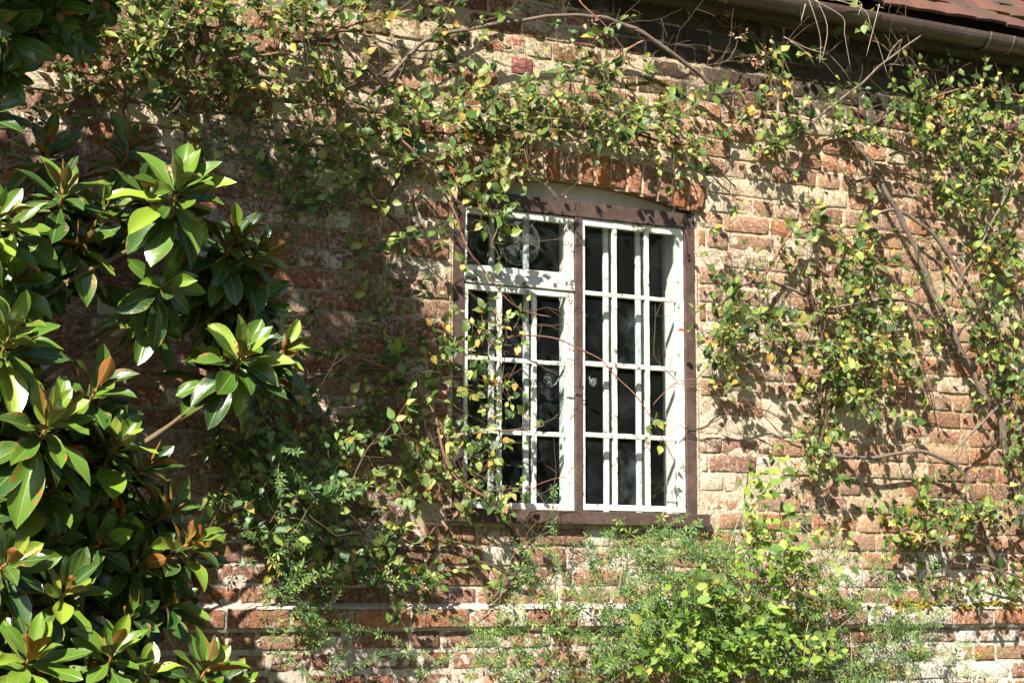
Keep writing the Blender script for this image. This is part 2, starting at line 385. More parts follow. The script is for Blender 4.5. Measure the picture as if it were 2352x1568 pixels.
for k in range(-5, 36):
    z0 = Z0 + COURSE*k; z1 = z0 + COURSE
    if z0 > 2.43: break
    proud = 0.034 if k == 0 else (0.008 if k < 0 else (0.0))
    x = X0 - rb.uniform(0, 0.2); seq = rb.randint(0, 1); zm = (z0+z1)/2
    while x < X1:
        L = (0.222 if (seq % 2 == 0 or rb.random() < 0.25) else 0.112) + rb.uniform(-0.008, 0.008)
        if k == 0: L = rb.uniform(0.20, 0.23)
        seq += 1
        segs = [(x, x+L)]
        # leave out the opening
        cuts = []
        if z1 > SILLB+0.004 and z0 < HEADT+0.02: cuts.append((WX0-0.008, WX1+0.008))
        elif z1 > HEADT+0.02 and zm < arch_z(ARCH_CX, 0.122):
            hw = math.sqrt(max(0, (ARCH_R+0.122)**2 - (zm-ARCH_CZ)**2)); hw = min(hw, 0.60)
            cuts.append((ARCH_CX-hw, ARCH_CX+hw))
        if k == 5: cuts.append((9, 9))
        for a, b in cuts:
            ns = []
            for s0, s1 in segs:
                if s1 <= a or s0 >= b: ns.append((s0, s1)); continue
                if s0 < a: ns.append((s0, a))
                if s1 > b: ns.append((b, s1))
            segs = ns
        for s0, s1 in segs:
            if s1-s0 < 0.035: continue
            zt = z1
            if z0 < SILLB < z1 and s0 < 3.93 and s1 > 2.80: zt = SILLB-0.002
            if zt-z0 < 0.03: continue
            bricks.append(dict(x0=s0, x1=s1, z0=z0, z1=zt, y=-proud + rb.uniform(-0.0035, 0.0035), ang=rb.uniform(-0.012, 0.012), kind=0))
        x += L
for b in bricks:
    j = 0.0045 if b['z0'] > -0.12 else 0.0070
    b['cx'] = (b['x0']+b['x1'])/2; b['cz'] = (b['z0']+b['z1'])/2
    b['w'] = b['x1']-b['x0']-2*j-rb.uniform(0, 0.004); b['h'] = b['z1']-b['z0']-2*j-rb.uniform(0, 0.004)
    c = rb.choice(PAL); 
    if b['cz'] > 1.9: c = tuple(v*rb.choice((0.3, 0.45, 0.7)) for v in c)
    if b['cx'] < 2.85: c = (c[0]*0.72, c[1]*0.62, c[2]*0.64)  # redder bricks at left, also darkened for the magnolia's shade
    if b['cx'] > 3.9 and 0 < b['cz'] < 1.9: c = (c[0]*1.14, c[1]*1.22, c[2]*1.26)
    if abs(b['cz']-(Z0+COURSE/2)) < 0.01: c = rb.choice([(0.42, 0.17, 0.09), (0.38, 0.15, 0.085), (0.46, 0.20, 0.10), (0.33, 0.13, 0.08)])
    s = rb.uniform(0.85, 1.15); b['col'] = tuple(v*s for v in c)
# the bricks of the flat arch stand on end
ARCHPAL = [(0.40, 0.13, 0.065), (0.36, 0.135, 0.08), (0.48, 0.16, 0.055), (0.27, 0.14, 0.11), (0.31, 0.16, 0.125), (0.38, 0.155, 0.09)]
arch = []
nv = 16; half = math.asin(0.552/ARCH_R)
for i in range(nv):
    th = -half + 2*half*(i+0.5)/nv
    r = ARCH_R + 0.058
    fanx = th*0.9
    arch.append(dict(cx=ARCH_CX + r*math.sin(th), cz=ARCH_CZ + r*math.cos(th), w=0.0555+rb.uniform(-0.003, 0.003), h=0.113+rb.uniform(-0.005, 0.004),
                     y=-0.006+rb.uniform(-0.003, 0.003), ang=-fanx, kind=1, col=rb.choice(ARCHPAL)))

def brick_geo(b, seed):
    nx = max(4, min(9, int(b['w']/0.026))); nz = 4 if b['h'] < 0.09 else 6
    if b['kind'] == 1: nx = 4
    hw, hh = b['w']/2, b['h']/2
    def lines(h, n):
        e = min(0.0045, h*0.2); return np.concatenate([[-h], np.linspace(-h+e, h-e, n-1), [h]])
    xs, zs = lines(hw, nx), lines(hh, nz)
    ca, sa = math.cos(b['ang']), math.sin(b['ang'])
    V = []; idx = {}
    def put(x, y, z): V.append((x, y, z)); return len(V)-1
    worn = noise.noise(Vector((seed*2.1, 0.3, 0.7)))
    for jz, z_ in enumerate(zs):
        for ix, x_ in enumerate(xs):
            x, z = float(x_), float(z_)
            n = noise.noise_vector(Vector((x*22+seed*7.3, z*28, seed*1.9)))
            n2 = noise.noise(Vector((x*60+seed*3.3, z*60, seed)))
            y = 0.0020*n.y + 0.0016*n2
            ex = ix in (0, nx); ez = jz in (0, nz)
            if ex or ez:
                y += 0.0013 + 0.0030*max(0, n.z+worn*0.6)*(0.4 if b['kind'] == 1 else 1)
                q_ = 0.35 if b['kind'] == 1 else 1.0; x += n.x*0.0042*q_; z += n.z*0.0036*q_
                if ex and ez:
                    k = 0.0025+0.0055*max(0, n2+0.1); x -= math.copysign(k, x); z -= math.copysign(k*0.7, z); y += 0.002
            idx[(ix, jz)] = put(x, y, z)
    F = [(idx[(i, j)], idx[(i+1, j)], idx[(i+1, j+1)], idx[(i, j+1)]) for j in range(nz) for i in range(nx)]
    ring = [(i, 0) for i in range(nx)] + [(nx, j) for j in range(nz)] + [(i, nz) for i in range(nx, 0, -1)] + [(0, j) for j in range(nz, 0, -1)]
    back = []
    for r in ring:
        v = V[idx[r]]; back.append(put(v[0]*0.995, 0.045, v[2]*0.99))
    for q in range(len(ring)):
        q2 = (q+1) % len(ring)
        F.append((idx[ring[q2]], idx[ring[q]], back[q], back[q2]))
    V = np.array(V)
    X = V[:, 0]*ca - V[:, 2]*sa; Zz = V[:, 0]*sa + V[:, 2]*ca
    V = np.stack([X, V[:, 1], Zz], 1)
    return V, np.array(F)
def brick_mesh(group):
    VV, FF, CC, XX = [], [], [], []; o = 0
    for b, (V, F), org in group:
        Vw = V + np.array(org)
        VV.append(Vw); FF.append(F+o); o += len(V)
        CC.append(np.tile(np.array(b['col']), (len(V), 1)))
        c, s, w = zone(b['cx'], b['cz'])
        if b['kind'] == 1: c, s, w = 0.20, 0.0, 0.15
        c += b.get('dc', 0)
        XX.append(np.tile(np.array((c, s, w)), (len(V), 1)))
    return mesh_np('brick', np.concatenate(VV), np.concatenate(FF), np.concatenate(CC), False, None, np.concatenate(XX))
def in_frame(p, mrg=0):
    x, y = proj(p); return -mrg < x < PW+mrg and -mrg < y < PH+mrg
for b in bricks + arch: b['dc'] = rb.gauss(-0.02, 0.13)
# which bricks show largest is settled once the plants stand (see the end); here only the shapes
for i, b in enumerate(bricks + arch): b['geo'] = brick_geo(b, i*0.37)

# mortar body: one uneven sheet with the opening left out
gx = np.concatenate([np.linspace(X0-0.3, 1.0, 20)[:-1], np.linspace(1.0, 5.8, 440)[:-1], np.linspace(5.8, X1+0.3, 20)])
gz = np.linspace(-0.52, 2.45, 272)
NXg, NZg = len(gx), len(gz)
V = np.zeros((NXg*NZg, 3)); CC = np.zeros((NXg*NZg, 3)); XX = np.zeros((NXg*NZg, 3)); keep = np.zeros((NXg, NZg), bool)
for i, x in enumerate(gx):
    for j, z in enumerate(gz):
        n = noise.noise(Vector((x*5.0, z*7.0, 1.3))); n2 = noise.noise(Vector((x*24, z*30, 5.1))); n3 = noise.noise(Vector((x*70, z*80, 2.2)))
        y = 0.0034 - 0.0028*n - 0.0030*n2 - 0.0018*n3
        if z < Z0: y -= 0.0085
        elif z < Z0+COURSE: y -= 0.030
        elif z < Z0+COURSE*1.25: y -= 0.026*(1-(z-Z0-COURSE)/(COURSE*0.25))
        k = i*NZg+j; V[k] = (x-WO.x, y, rz(z)-WO.z)
        c, s, w = zone(x, z)
        CC[k] = np.array((0.50, 0.37, 0.19))*(1-w) + np.array((0.76, 0.73, 0.68))*w
        if x > 4.35 and 0.2 < z < 1.7: CC[k] = (0.54, 0.42, 0.24)
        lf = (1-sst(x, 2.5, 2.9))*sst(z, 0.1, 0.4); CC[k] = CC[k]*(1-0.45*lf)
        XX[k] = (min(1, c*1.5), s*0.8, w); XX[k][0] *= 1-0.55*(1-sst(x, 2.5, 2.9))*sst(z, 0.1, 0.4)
        inside = (WX0-0.004 < x < WX1+0.004) and z > SILLB+0.002 and z < (arch_z(x)+0.004 if z > 1.4 else 9)
        keep[i, j] = not inside
F = [(i*NZg+j, (i+1)*NZg+j, (i+1)*NZg+j+1, i*NZg+j+1) for i in range(NXg-1) for j in range(NZg-1)
     if keep[i, j] or keep[i+1, j] or keep[i, j+1] or keep[i+1, j+1]]
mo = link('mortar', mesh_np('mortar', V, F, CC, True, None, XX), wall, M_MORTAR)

def wbox(name, x0, x1, y0, y1, z0, z1, mat, bev=0.0):
    bm = bmesh.new(); box_bm(bm, x0-WO.x, x1-WO.x, y0, y1, rz(z0), rz(z1), bev); return link(name, from_bm(name, bm), wall, mat)
# the wall's thickness round the opening, below the view and its inner leaf
for a in ((X0-0.3, 2.80, 0.045, 0.195, -ZC, 2.45), (3.91, X1+0.3, 0.045, 0.195, -ZC, 2.45), (2.80, 3.91, 0.045, 0.195, -ZC, 0.25)):
    wbox('wall_core', *a, M_PLASTER)
wbox('wall_core', 2.80, 3.91, 0.075, 0.195, 1.475, 2.45, M_PLASTER)
wbox('plinth_face', X0-0.3, X1+0.3, -0.02, 0.044, -ZC, -0.51, M_MORTAR)
# arch bricks need something to sit in; plaster fills the flat segment under the arch
xs = np.linspace(2.81, 3.90, 40)
V = [(x-WO.x, 0.062+0.002*math.sin(x*40), rz(1.462)) for x in xs] + [(x-WO.x, 0.060, rz(arch_z(x)+0.02)) for x in xs]
F = [(i, i+1, i+41, i+40) for i in range(39)]
me = bpy.data.meshes.new('plaster_infill'); me.from_pydata(V, [], F); link('plaster_infill', me, wall, M_PLASTER)
# soffit of the arch
V = [(x-WO.x, 0.004, rz(arch_z(x)+0.002)) for x in xs] + [(x-WO.x, 0.062, rz(arch_z(x)+0.002)) for x in xs]
me = mesh_np('arch_soffit', V, F, np.tile((0.40, 0.2, 0.12), (80, 1)), True, None, np.tile((0.3, 0, 0.1), (80, 1))); link('arch_soffit', me, wall, M_BRICK)
# cheeks of the opening
for xx in (WX0-0.004, WX1+0.004):
    V = [(xx-WO.x, 0.0, rz(0.25)), (xx-WO.x, 0.07, rz(0.25)), (xx-WO.x, 0.07, rz(1.49)), (xx-WO.x, 0.0, rz(1.49))]
    link('opening_cheek', mesh_np('opening_cheek', V, [(0, 1, 2, 3)], np.tile((0.36, 0.2, 0.13), (4, 1)), False, None, np.tile((0.5, 0, 0.2), (4, 1))), wall, M_BRICK)
# white fillet of mortar on top of the projecting course
rows = 120
V = []; F = []
for i in range(rows+1):
    x = 1.0 + 4.9*i/rows; n = noise.noise(Vector((x*6, 0, 9))); n2 = noise.noise(Vector((x*23, 0, 4)))
    zt = Z0+COURSE; 
    for (yy, zz) in ((-0.0355+0.006*n2, zt-0.004+0.004*n2), (-0.031+0.006*n2, zt+0.003+0.005*n), (-0.010+0.004*n, zt+0.008+0.004*n2), (0.004, zt+0.014+0.004*n)):
        V.append((x-WO.x, yy, rz(zz)))
for i in range(rows):
    if noise.noise(Vector((i*0.23, 3.3, 0))) < 0.02: continue
    for k in range(3): F.append((i*4+k, (i+1)*4+k, (i+1)*4+k+1, i*4+k+1))
link('mortar_fillet', mesh_np('mortar_fillet', V, F, np.tile((0.72, 0.70, 0.66), (len(V), 1)), True, None, np.tile((0.7, 0.0, 1.0), (len(V), 1))), wall, M_MORTAR)

# dark room behind the window
def room():
    x0, x1, y0, y1, z0, z1 = 1.6, 5.6, 0.20, 3.6, -0.7, 1.74
    bm = bmesh.new()
    def quad(*c): return bm.faces.new([bm.verts.new((a, b, rz(d))) for a, b, d in c])
    quad((x0, y1, z0), (x1, y1, z0), (x1, y1, z1), (x0, y1, z1)); quad((x0, y0, z0), (x0, y1, z0), (x0, y1, z1), (x0, y0, z1))
    quad((x1, y1, z0), (x1, y0, z0), (x1, y0, z1), (x1, y1, z1)); quad((x0, y0, z0), (x1, y0, z0), (x1, y1, z0), (x0, y1, z0))
    f = quad((x0, y0, z1), (x0, y1, z1), (x1, y1, z1), (x1, y0, z1)); f.material_index = 1
    # front wall with the opening
    a0, a1, c0, c1 = 2.86, 3.85, 0.28, 1.44
    for q in ((x0, a0, z0, z1), (a1, x1, z0, z1), (a0, a1, z0, c0), (a0, a1, c1, z1)):
        quad((q[0], y0, q[2]), (q[0], y0, q[3]), (q[1], y0, q[3]), (q[1], y0, q[2]))
    me = from_bm('room_interior', bm); me.materials.append(M_ROOM); me.materials.append(M_CEIL)
    tag(link('interior_wall', me), kind='structure')
room()

# ------------------------------------------------------------------ window
win = empty('casement_window', (0, 0, rz(0.3)))
tag(win, 'white casement window with flaking bars in a brown painted frame', 'window')
BZ = rz(0.3)
def wb(name, x0, x1, y0, y1, z0, z1, mat, parent=None, bev=0.003, wob=0.0012):
    return box(name, x0, x1, y0, y1, z0-0.3, z1-0.3, mat, parent or win, bev, wob)
YF = 0.008                      # front of the brown frame
wb('frame_head', WX0, WX1, YF, 0.055, 1.414, HEADT, M_BROWN)
wb('jamb', WX0, 2.884, YF, 0.055, 0.3085, 1.4125, M_BROWN)
wb('jamb', 3.834, WX1, YF, 0.055, 0.3085, 1.4125, M_BROWN)
wb('mullion', 3.3475, 3.3755, YF, 0.055, 0.3085, 1.4125, M_BROWN)
wb('sill', 2.805, 3.908, -0.038, 0.085, SILLB, 0.307, M_BROWN, None, 0.004)
def sash_mesh(name, pieces, mat, y0, y1):
    bm = bmesh.new()
    for (a, b, c, d) in pieces: box_bm(bm, a, b, y0, y1, c-0.3, d-0.3, 0.0025)
    for ax in (0, 2):
        lo = min(v.co[ax] for v in bm.verts); hi = max(v.co[ax] for v in bm.verts); n = int((hi-lo)/0.03)
        for i in range(1, n):
            co = Vector((0, 0, 0)); co[ax] = lo+(hi-lo)*i/n; no = Vector((0, 0, 0)); no[ax] = 1
            bmesh.ops.bisect_plane(bm, geom=bm.verts[:]+bm.edges[:]+bm.faces[:], plane_co=co, plane_no=no)
    for v in bm.verts:
        n_ = noise.noise_vector(v.co*31.0); v.co += n_*0.0013
    return link(name, from_bm(name, bm), win, mat)
YS0, YS1, YG = 0.018, 0.041, 0.036
def casement(x0, x1, z0, z1, sl, sr, st, sb, vb, hb, dusty=()):
    s = sash_mesh('casement', [(x0, x0+sl, z0, z1), (x1-sr, x1, z0, z1), (x0+sl-0.0005, x1-sr+0.0005, z1-st, z1-0.0008), (x0+sl-0.0005, x1-sr+0.0005, z0+0.0008, z0+sb)], M_WHITE, YS0, YS1)
    xi0, xi1, zi0, zi1 = x0+sl, x1-sr, z0+sb, z1-st
    xc = [xi0]; zc_ = [zi0]
    for a, b in vb:
        box('glazing_bar', a, b, YS0+0.002, YG+0.001, zi0-0.302, zi1-0.298, M_WHITE, s, 0.004, 0.0016); xc += [a, b]
    for a, b in hb:
        edges = [xi0-0.001] + [v for p in vb for v in p] + [xi1+0.001]
        for q in range(0, len(edges), 2):
            box('glazing_bar', edges[q], edges[q+1], YS0+0.004, YG, a-0.3, b-0.3, M_WHITE, s, 0.004, 0.0018)
    zs = [zi0] + [v for p in sorted(hb) for v in p] + [zi1]; xs = [xi0] + [v for p in vb for v in p] + [xi1]
    n = 0
    for j in range(0, len(zs), 2):
        for i in range(0, len(xs), 2):
            t = rb.uniform(-0.0016, 0.0016); t2 = rb.uniform(-0.0016, 0.0016); y = YG
            V = [(xs[i]-0.003, y+t, zs[j]-0.303), (xs[i+1]+0.003, y-t, zs[j]-0.303), (xs[i+1]+0.003, y-t+t2, zs[j+1]-0.297), (xs[i]-0.003, y+t+t2, zs[j+1]-0.297)]
            me = bpy.data.meshes.new('pane'); me.from_pydata(V, [], [(0, 1, 2, 3)])
            link('pane', me, s, M_GLASS_DUSTY if (i//2, j//2) in dusty else M_GLASS); n += 1
    return s
cL = casement(2.8855, 3.346, 0.309, 1.127, 0.020, 0.032, 0.023, 0.024, [(3.029, 3.046), (3.173, 3.190)], [(0.846, 0.862), (0.580, 0.597)], {(2, 1)})
cR = casement(3.377, 3.8325, 0.313, 1.413, 0.017, 0.031, 0.027, 0.023, [(3.518, 3.535), (3.662, 3.679)], [(1.121, 1.137), (0.852, 0.870), (0.585, 0.603)], {(1, 0), (1, 2)})
tl = sash_mesh('top_light', [(2.8855, 2.900, 1.172, 1.411), (3.313, 3.346, 1.172, 1.411), (2.8995, 3.3135, 1.386, 1.4105), (2.8995, 3.3135, 1.1725, 1.196)], M_WHITE, YS0, YS1)
me = bpy.data.meshes.new('pane'); me.from_pydata([(2.897, YG, 0.893), (3.316, YG+0.001, 0.893), (3.316, YG, 1.089), (2.897, YG, 1.089)], [], [(0, 1, 2, 3)]); link('pane', me, tl, M_GLASS)
wb('transom', 2.8855, 3.346, 0.010, 0.056, 1.1285, 1.171, M_PEEL, None, 0.004, 0.002)
# white upright bars a hand's breadth behind the glass, the white lining of the opening
for xa, xb in ((3.022, 3.046), (3.166, 3.190), (3.511, 3.535), (3.655, 3.679)):
    wb('inner_bar', (xa+xb)/2-0.0085, (xa+xb)/2+0.0125, 0.084, 0.0975, 0.309, 1.412, M_PEEL if xa < 3.1 else M_WHITE_IN, None, 0.003, 0.001)
wb('inner_mullion', 3.346, 3.378, 0.0555, 0.135, 0.309, 1.413, M_WHITE_IN)
wb('lining', 3.834, 3.862, 0.0560, 0.157, 0.30, 1.44, M_WHITE_IN)
wb('lining', 2.855, 2.8835, 0.0560, 0.155, 0.30, 1.44, M_WHITE_IN)
wb('lining', 2.884, 3.8335, 0.0560, 0.155, 1.414, 1.442, M_WHITE_IN)
wb('inner_sill', 2.884, 3.8335, 0.0855, 0.198, 0.27, 0.3065, M_WHITE_IN)
wb('plaster_reveal', 3.8445, 3.90, 0.1575, 0.196, 0.28, 1.44, M_PLASTER)
# curled iron catches
def scroll(cx, cz, r, turns, tail, flip=1):
    P = []
    for i in range(34):
        t = i/33; a = t*turns*2*math.pi; rr = r*(0.12+0.88*t)
        P.append(Vector((cx + flip*rr*math.cos(a+2.2), YG+0.022, cz-0.3 - rr*math.sin(a+2.2)*1.0)))
    P += [Vector((x, YG+0.020, z-0.3)) for x, z in tail]
    return tube('catch', P, 0.0028, 0.0038, M_IRON, win, 6)
def w65(ox, oy): p = pt(ox*PW/2500, oy*PW/2500, -YG-0.02); return p.x, p.z-ZC
a = w65(1250+300/3.484, 850+275/3.484)
scroll(a[0], a[1], 0.0165, 1.55, [w65(1250+x/3.484, 850+y/3.484) for x, y in ((330, 330), (370, 305), (410, 240), (445, 175))])
a = w65(1250+700/3.484, 850+288/3.484)
scroll(a[0], a[1], 0.0145, 1.5, [w65(1250+x/3.484, 850+y/3.484) for x, y in ((690, 325), (664, 300), (655, 230))])
# round clear plastic ventilator in the top pane
def ventilator():
    c = pt(809*1.0+380, 556, -YG); cx, cz = c.x, c.z-ZC; R = 0.088
    holes = []
    for k in range(5):
        th = math.radians(90+36+72*k); holes.append((cx+0.050*math.cos(th), cz+0.050*math.sin(th), th))
    bm = bmesh.new(); nr, na = 26, 84; grid = {}
    for i in range(nr+1):
        r = R*i/nr
        for j in range(na):
            th = 2*math.pi*j/na; dome = 0.010*(1-(i/nr)**2)
            if i == 0 and j: grid[(i, j)] = grid[(0, 0)]; continue
            grid[(i, j)] = bm.verts.new((cx+r*math.cos(th), YG-0.006-dome, cz+r*math.sin(th)-0.3))
    def inhole(x, z):
        for hx, hz, th in holes:
            dx, dz = x-hx, z-hz; u = dx*math.cos(th)+dz*math.sin(th); v = -dx*math.sin(th)+dz*math.cos(th)
            w = 0.0145*(0.62+0.38*(u/0.026))
            if abs(u) < 0.026 and abs(v) < w*math.sqrt(max(0, 1-(u/0.026)**2)): return True
        return False
    for i in range(nr):
        for j in range(na):
            j2 = (j+1) % na; r = R*(i+0.5)/nr; th = 2*math.pi*(j+0.5)/na
            if inhole(cx+r*math.cos(th), cz+r*math.sin(th)): continue
            vs4 = [grid[(i, j)], grid[(i+1, j)], grid[(i+1, j2)], grid[(i, j2)]]
            u = []
            for v in vs4:
                if v not in u: u.append(v)
            if len(u) > 2: bm.faces.new(u)
    bmesh.ops.delete(bm, geom=[v for v in bm.verts if not v.link_faces], context='VERTS')
    o = link('ventilator', from_bm('ventilator', bm, True), win, M_PLASTIC)
    o['label'] = 'round clear plastic ventilator with teardrop holes in the top pane'
    ring = [Vector((cx+R*math.cos(t), YG-0.007, cz-0.3+R*math.sin(t))) for t in np.linspace(0, 2*math.pi, 50)]
    tube('rim', ring, 0.0022, 0.0022, M_PLASTIC, o, 6)
    for hx, hz, th in holes:
        P = []
        for t in np.linspace(0, 2*math.pi, 26):
            u = 0.026*math.cos(t); v = 0.0145*(0.62+0.38*math.cos(t))*math.sin(t)
            P.append(Vector((hx+u*math.cos(th)-v*math.sin(th), YG-0.013, hz-0.3+u*math.sin(th)+v*math.cos(th))))
        tube('hole_rim', P, 0.0014, 0.0014, M_PLASTIC, o, 5)
    cord = [pt(x, y, 0.0) for x, y in ((1180, 512), (1190, 530), (1196, 548), (1188, 556), (1180, 545), (1182, 525))]
    tube('pull_cord', smooth_path([Vector((p.x, YG-0.018, p.z-BZ)) for p in cord], 4), 0.0009, 0.0009, M_DEADSTEM, o, 5)
ventilator()

# ------------------------------------------------------------------ eaves: gutter, fascia, tiles
GY, GZ, GR = -0.135, 2.350, 0.056     # gutter centre line
gut = empty('roof_gutter', (3.5, GY, rz(GZ)))
tag(gut, 'dark brown half round gutter with a joint, hung under the roof tiles', 'gutter')
def half_pipe(name, x0, x1, r, t, mat, parent, segs=14, wob=0.0):
    V, F = [], []; n = max(2, int((x1-x0)/0.1)+1)
    prof = [(-r*math.cos(a), -r*math.sin(a)) for a in np.linspace(0, math.pi, segs)] + [((r-t)*math.cos(a), -(r-t)*math.sin(a)) for a in np.linspace(0, math.pi, segs)]
    k = len(prof)
    for i in range(n):
        x = x0+(x1-x0)*i/(n-1); dz = 0.003*noise.noise(Vector((x*1.1, 0, 0)))
        for (yy, zz) in prof: V.append((x-3.5, yy, zz+dz))
    for i in range(n-1):
        for j in range(k):
            F.append((i*k+j, i*k+(j+1) % k, (i+1)*k+(j+1) % k, (i+1)*k+j))
    me = bpy.data.meshes.new(name); me.from_pydata(V, [], F); me.update(); return link(name, me, parent, mat)
gj = pt(2280, 60, -GY).x
half_pipe('gutter_trough', -0.5, gj-0.06, GR, 0.004, M_GUTTER, gut)
half_pipe('gutter_trough', gj+0.06, 8.0, GR, 0.004, M_GUTTER, gut)
half_pipe('gutter_union', gj-0.075, gj+0.075, GR+0.005, 0.0045, M_GUTTER, gut)
for xx in (gj-0.065, gj+0.062):
    half_pipe('union_clip', xx-0.0035, xx+0.0035, GR+0.0085, 0.003, M_IRON, gut)
for xx in (1.2, 2.1, 3.0, 3.9, gj+0.45, gj+1.3):
    P = [Vector((xx-3.5, 0.13, -0.01)), Vector((xx-3.5, 0.075, -0.05))] + [Vector((xx-3.5, (GR+0.006)*math.cos(a), -(GR+0.006)*math.sin(a))) for a in np.linspace(0.4, math.pi, 10)]
    tube('bracket', P, 0.005, 0.005, M_GUTTER, gut, 6)
fas = empty('eaves_board', (3.5, -0.05, rz(2.3)))
tag(fas, 'dark brown eaves board behind the gutter at the wall top', 'board')
box('fascia', -4.0, 4.5, -0.022, 0.0, -0.012, 0.10, M_FASCIA, fas, 0.003)
box('soffit', -4.0, 4.5, 0.0005, 0.056, -0.010, 0.008, M_FASCIA, fas, 0.002)
roof = empty('tiled_roof', (3.5, -0.1, rz(2.40)))
tag(roof, 'red brown clay tiled roof edge at the top right corner', 'roof')
PIT = math.radians(47); TW, TG, TT = 0.165, 0.098, 0.013
def tile_mesh(v):
    r_ = random.Random(v); nx, ny = 5, 4; L = 0.20; V, F = [], []
    for lay in (0, 1):
        for j in range(ny+1):
            for i in range(nx+1):
                x = (i/nx-0.5)*(TW-0.004); y = j/ny*L
                z = 0.010*(1-(2*j/ny-1)**2)*0.5 + 0.004*math.cos((i/nx-0.5)*math.pi) + (0 if lay == 0 else -TT)
                z += 0.0012*noise.noise(Vector((x*30+v*5, y*30, lay)))
                yy = y + (0.0025*noise.noise(Vector((x*40, v*9.1, 0))) if j == 0 else 0)
                V.append((x, yy*math.cos(PIT)-z*math.sin(PIT), yy*math.sin(PIT)+z*math.cos(PIT)))
    b = (nx+1)*(ny+1)
    for j in range(ny):
        for i in range(nx):
            a = j*(nx+1)+i; F.append((a, a+1, a+nx+2, a+nx+1)); F.append((b+a, b+a+nx+1, b+a+nx+2, b+a+1))
    ring = [i for i in range(nx+1)] + [(j+1)*(nx+1)+nx for j in range(ny)] + [ny*(nx+1)+i for i in range(nx-1, -1, -1)] + [j*(nx+1) for j in range(ny-1, 0, -1)]
    for q in range(len(ring)):
        q2 = (q+1) % len(ring); F.append((ring[q], b+ring[q], b+ring[q2], ring[q2]))
    me = bpy.data.meshes.new('roof_tile'); me.from_pydata(V, [], F); me.update(); me.materials.append(M_TILE)
    return me
tiles = [tile_mesh(i) for i in range(6)]
TY, TZ = -0.020, 0.028
for cI in range(5):
    n = 46 if cI < 3 else 46
    for i in range(n):
        x = 0.2 + i*TW + (TW/2 if cI % 2 else 0)
        if cI > 2 and x < 3.4: continue
        o = link('roof_tile', tiles[rb.randrange(6)], roof)
        o.location = (x-3.5, TY + cI*TG*math.cos(PIT) - 0.0*cI, TZ + cI*TG*math.sin(PIT) + 0.0138*cI*0.0 + rb.uniform(-0.006, 0.006))
        o.rotation_euler = (rb.uniform(-0.05, 0.03) - 0.125, rb.uniform(-0.045, 0.045), rb.uniform(-0.03, 0.03))
V = [(-4, 0.05, 0.02), (4.5, 0.05, 0.02), (4.5, 3.0, 0.02+2.95*math.tan(PIT)), (-4, 3.0, 0.02+2.95*math.tan(PIT))]
me = bpy.data.meshes.new('roof_deck'); me.from_pydata(V, [], [(0, 1, 2, 3)]); link('roof_deck', me, roof, M_FASCIA)

# ------------------------------------------------------------------ plants
SUNWARD = -LDIR
def leaf_shape(kind, v):
    """one leaf along +Y, face +Z, unit length"""
    r_ = random.Random(100*v + 7); V, F = [], []
    if kind == 'ovate':          # climber leaf, folded on the midrib, on a short stalk
        st = [(0.0, 0.012), (0.16, 0.014), (0.25, 0.165), (0.40, 0.265), (0.60, 0.235), (0.82, 0.105), (1.0, 0.003)]
        fold = r_.uniform(0.15, 0.9); curl = r_.uniform(-0.9, 0.35); tw = r_.uniform(-0.9, 0.9)
    elif kind == 'serrate':      # broad toothed leaf
        st = [(0.0, 0.012), (0.12, 0.014), (0.2, 0.20), (0.27, 0.17), (0.38, 0.30), (0.45, 0.25), (0.57, 0.28), (0.64, 0.21), (0.78, 0.17), (0.84, 0.11), (1.0, 0.004)]
        fold = r_.uniform(0.1, 0.5); curl = r_.uniform(-0.5, 0.1); tw = r_.uniform(-0.3, 0.3)
    elif kind == 'dry':          # crumpled dead leaf
        st = [(0.0, 0.012), (0.2, 0.02), (0.35, 0.15), (0.55, 0.2), (0.8, 0.1), (1.0, 0.01)]
        fold = r_.uniform(0.8, 1.6); curl = r_.uniform(-2.2, 1.6); tw = r_.uniform(-2, 2)
    else:                        # three narrow leaflets of the jasmine
        for a, s in ((0, 1.0), (0.95, 0.72), (-0.95, 0.72)):
            o = len(V); ca, sa = math.cos(a), math.sin(a); dr = r_.uniform(-0.25, 0.1)
            for (y, w, z) in ((0.12, 0, 0), (0.5*s+0.1, 0.13*s, 0.04), (0.52*s+0.1, 0, 0.0), (0.5*s+0.1, -0.13*s, 0.04), (s, 0, dr*s)):
                V.append((w*ca - y*sa, w*sa + y*ca, z))
            F += [(o, o+1, o+2), (o, o+2, o+3), (o+1, o+4, o+2), (o+2, o+4, o+3)]
        V = np.array(V); return V, np.array(F)
    for (y, w) in st:
        zc_ = curl*0.35*(y-0.15)**2 if y > 0.15 else 0; a = tw*max(0, y-0.15)*0.6
        for sx in (-1, 0, 1):
            x = sx*w; z = abs(sx)*w*fold*0.6 + r_.uniform(-0.035, 0.035)*abs(sx)
            V.append((x*math.cos(a)-z*math.sin(a), y*(1-0.1*abs(curl)*max(0, y-0.5)), z*math.cos(a)+x*math.sin(a)+zc_))
    n = len(st)
    for i in range(n-1):
        for k in (0, 1):
            a = i*3+k; F.append((a, a+1, a+4)); F.append((a, a+4, a+3))
    return np.array(V), np.array(F)
NV = 8
SHAPES = {k: [leaf_shape(k, v) for v in range(NV)] for k in ('ovate', 'serrate', 'dry', 'jasmine')}
GREENS = [(0.067, 0.124, 0.031), (0.104, 0.177, 0.042), (0.152, 0.236, 0.055), (0.041, 0.083, 0.029), (0.213, 0.289, 0.072), (0.122, 0.183, 0.061), (0.293, 0.354, 0.099), (0.055, 0.104, 0.037), (0.183, 0.224, 0.061), (0.085, 0.153, 0.033)]
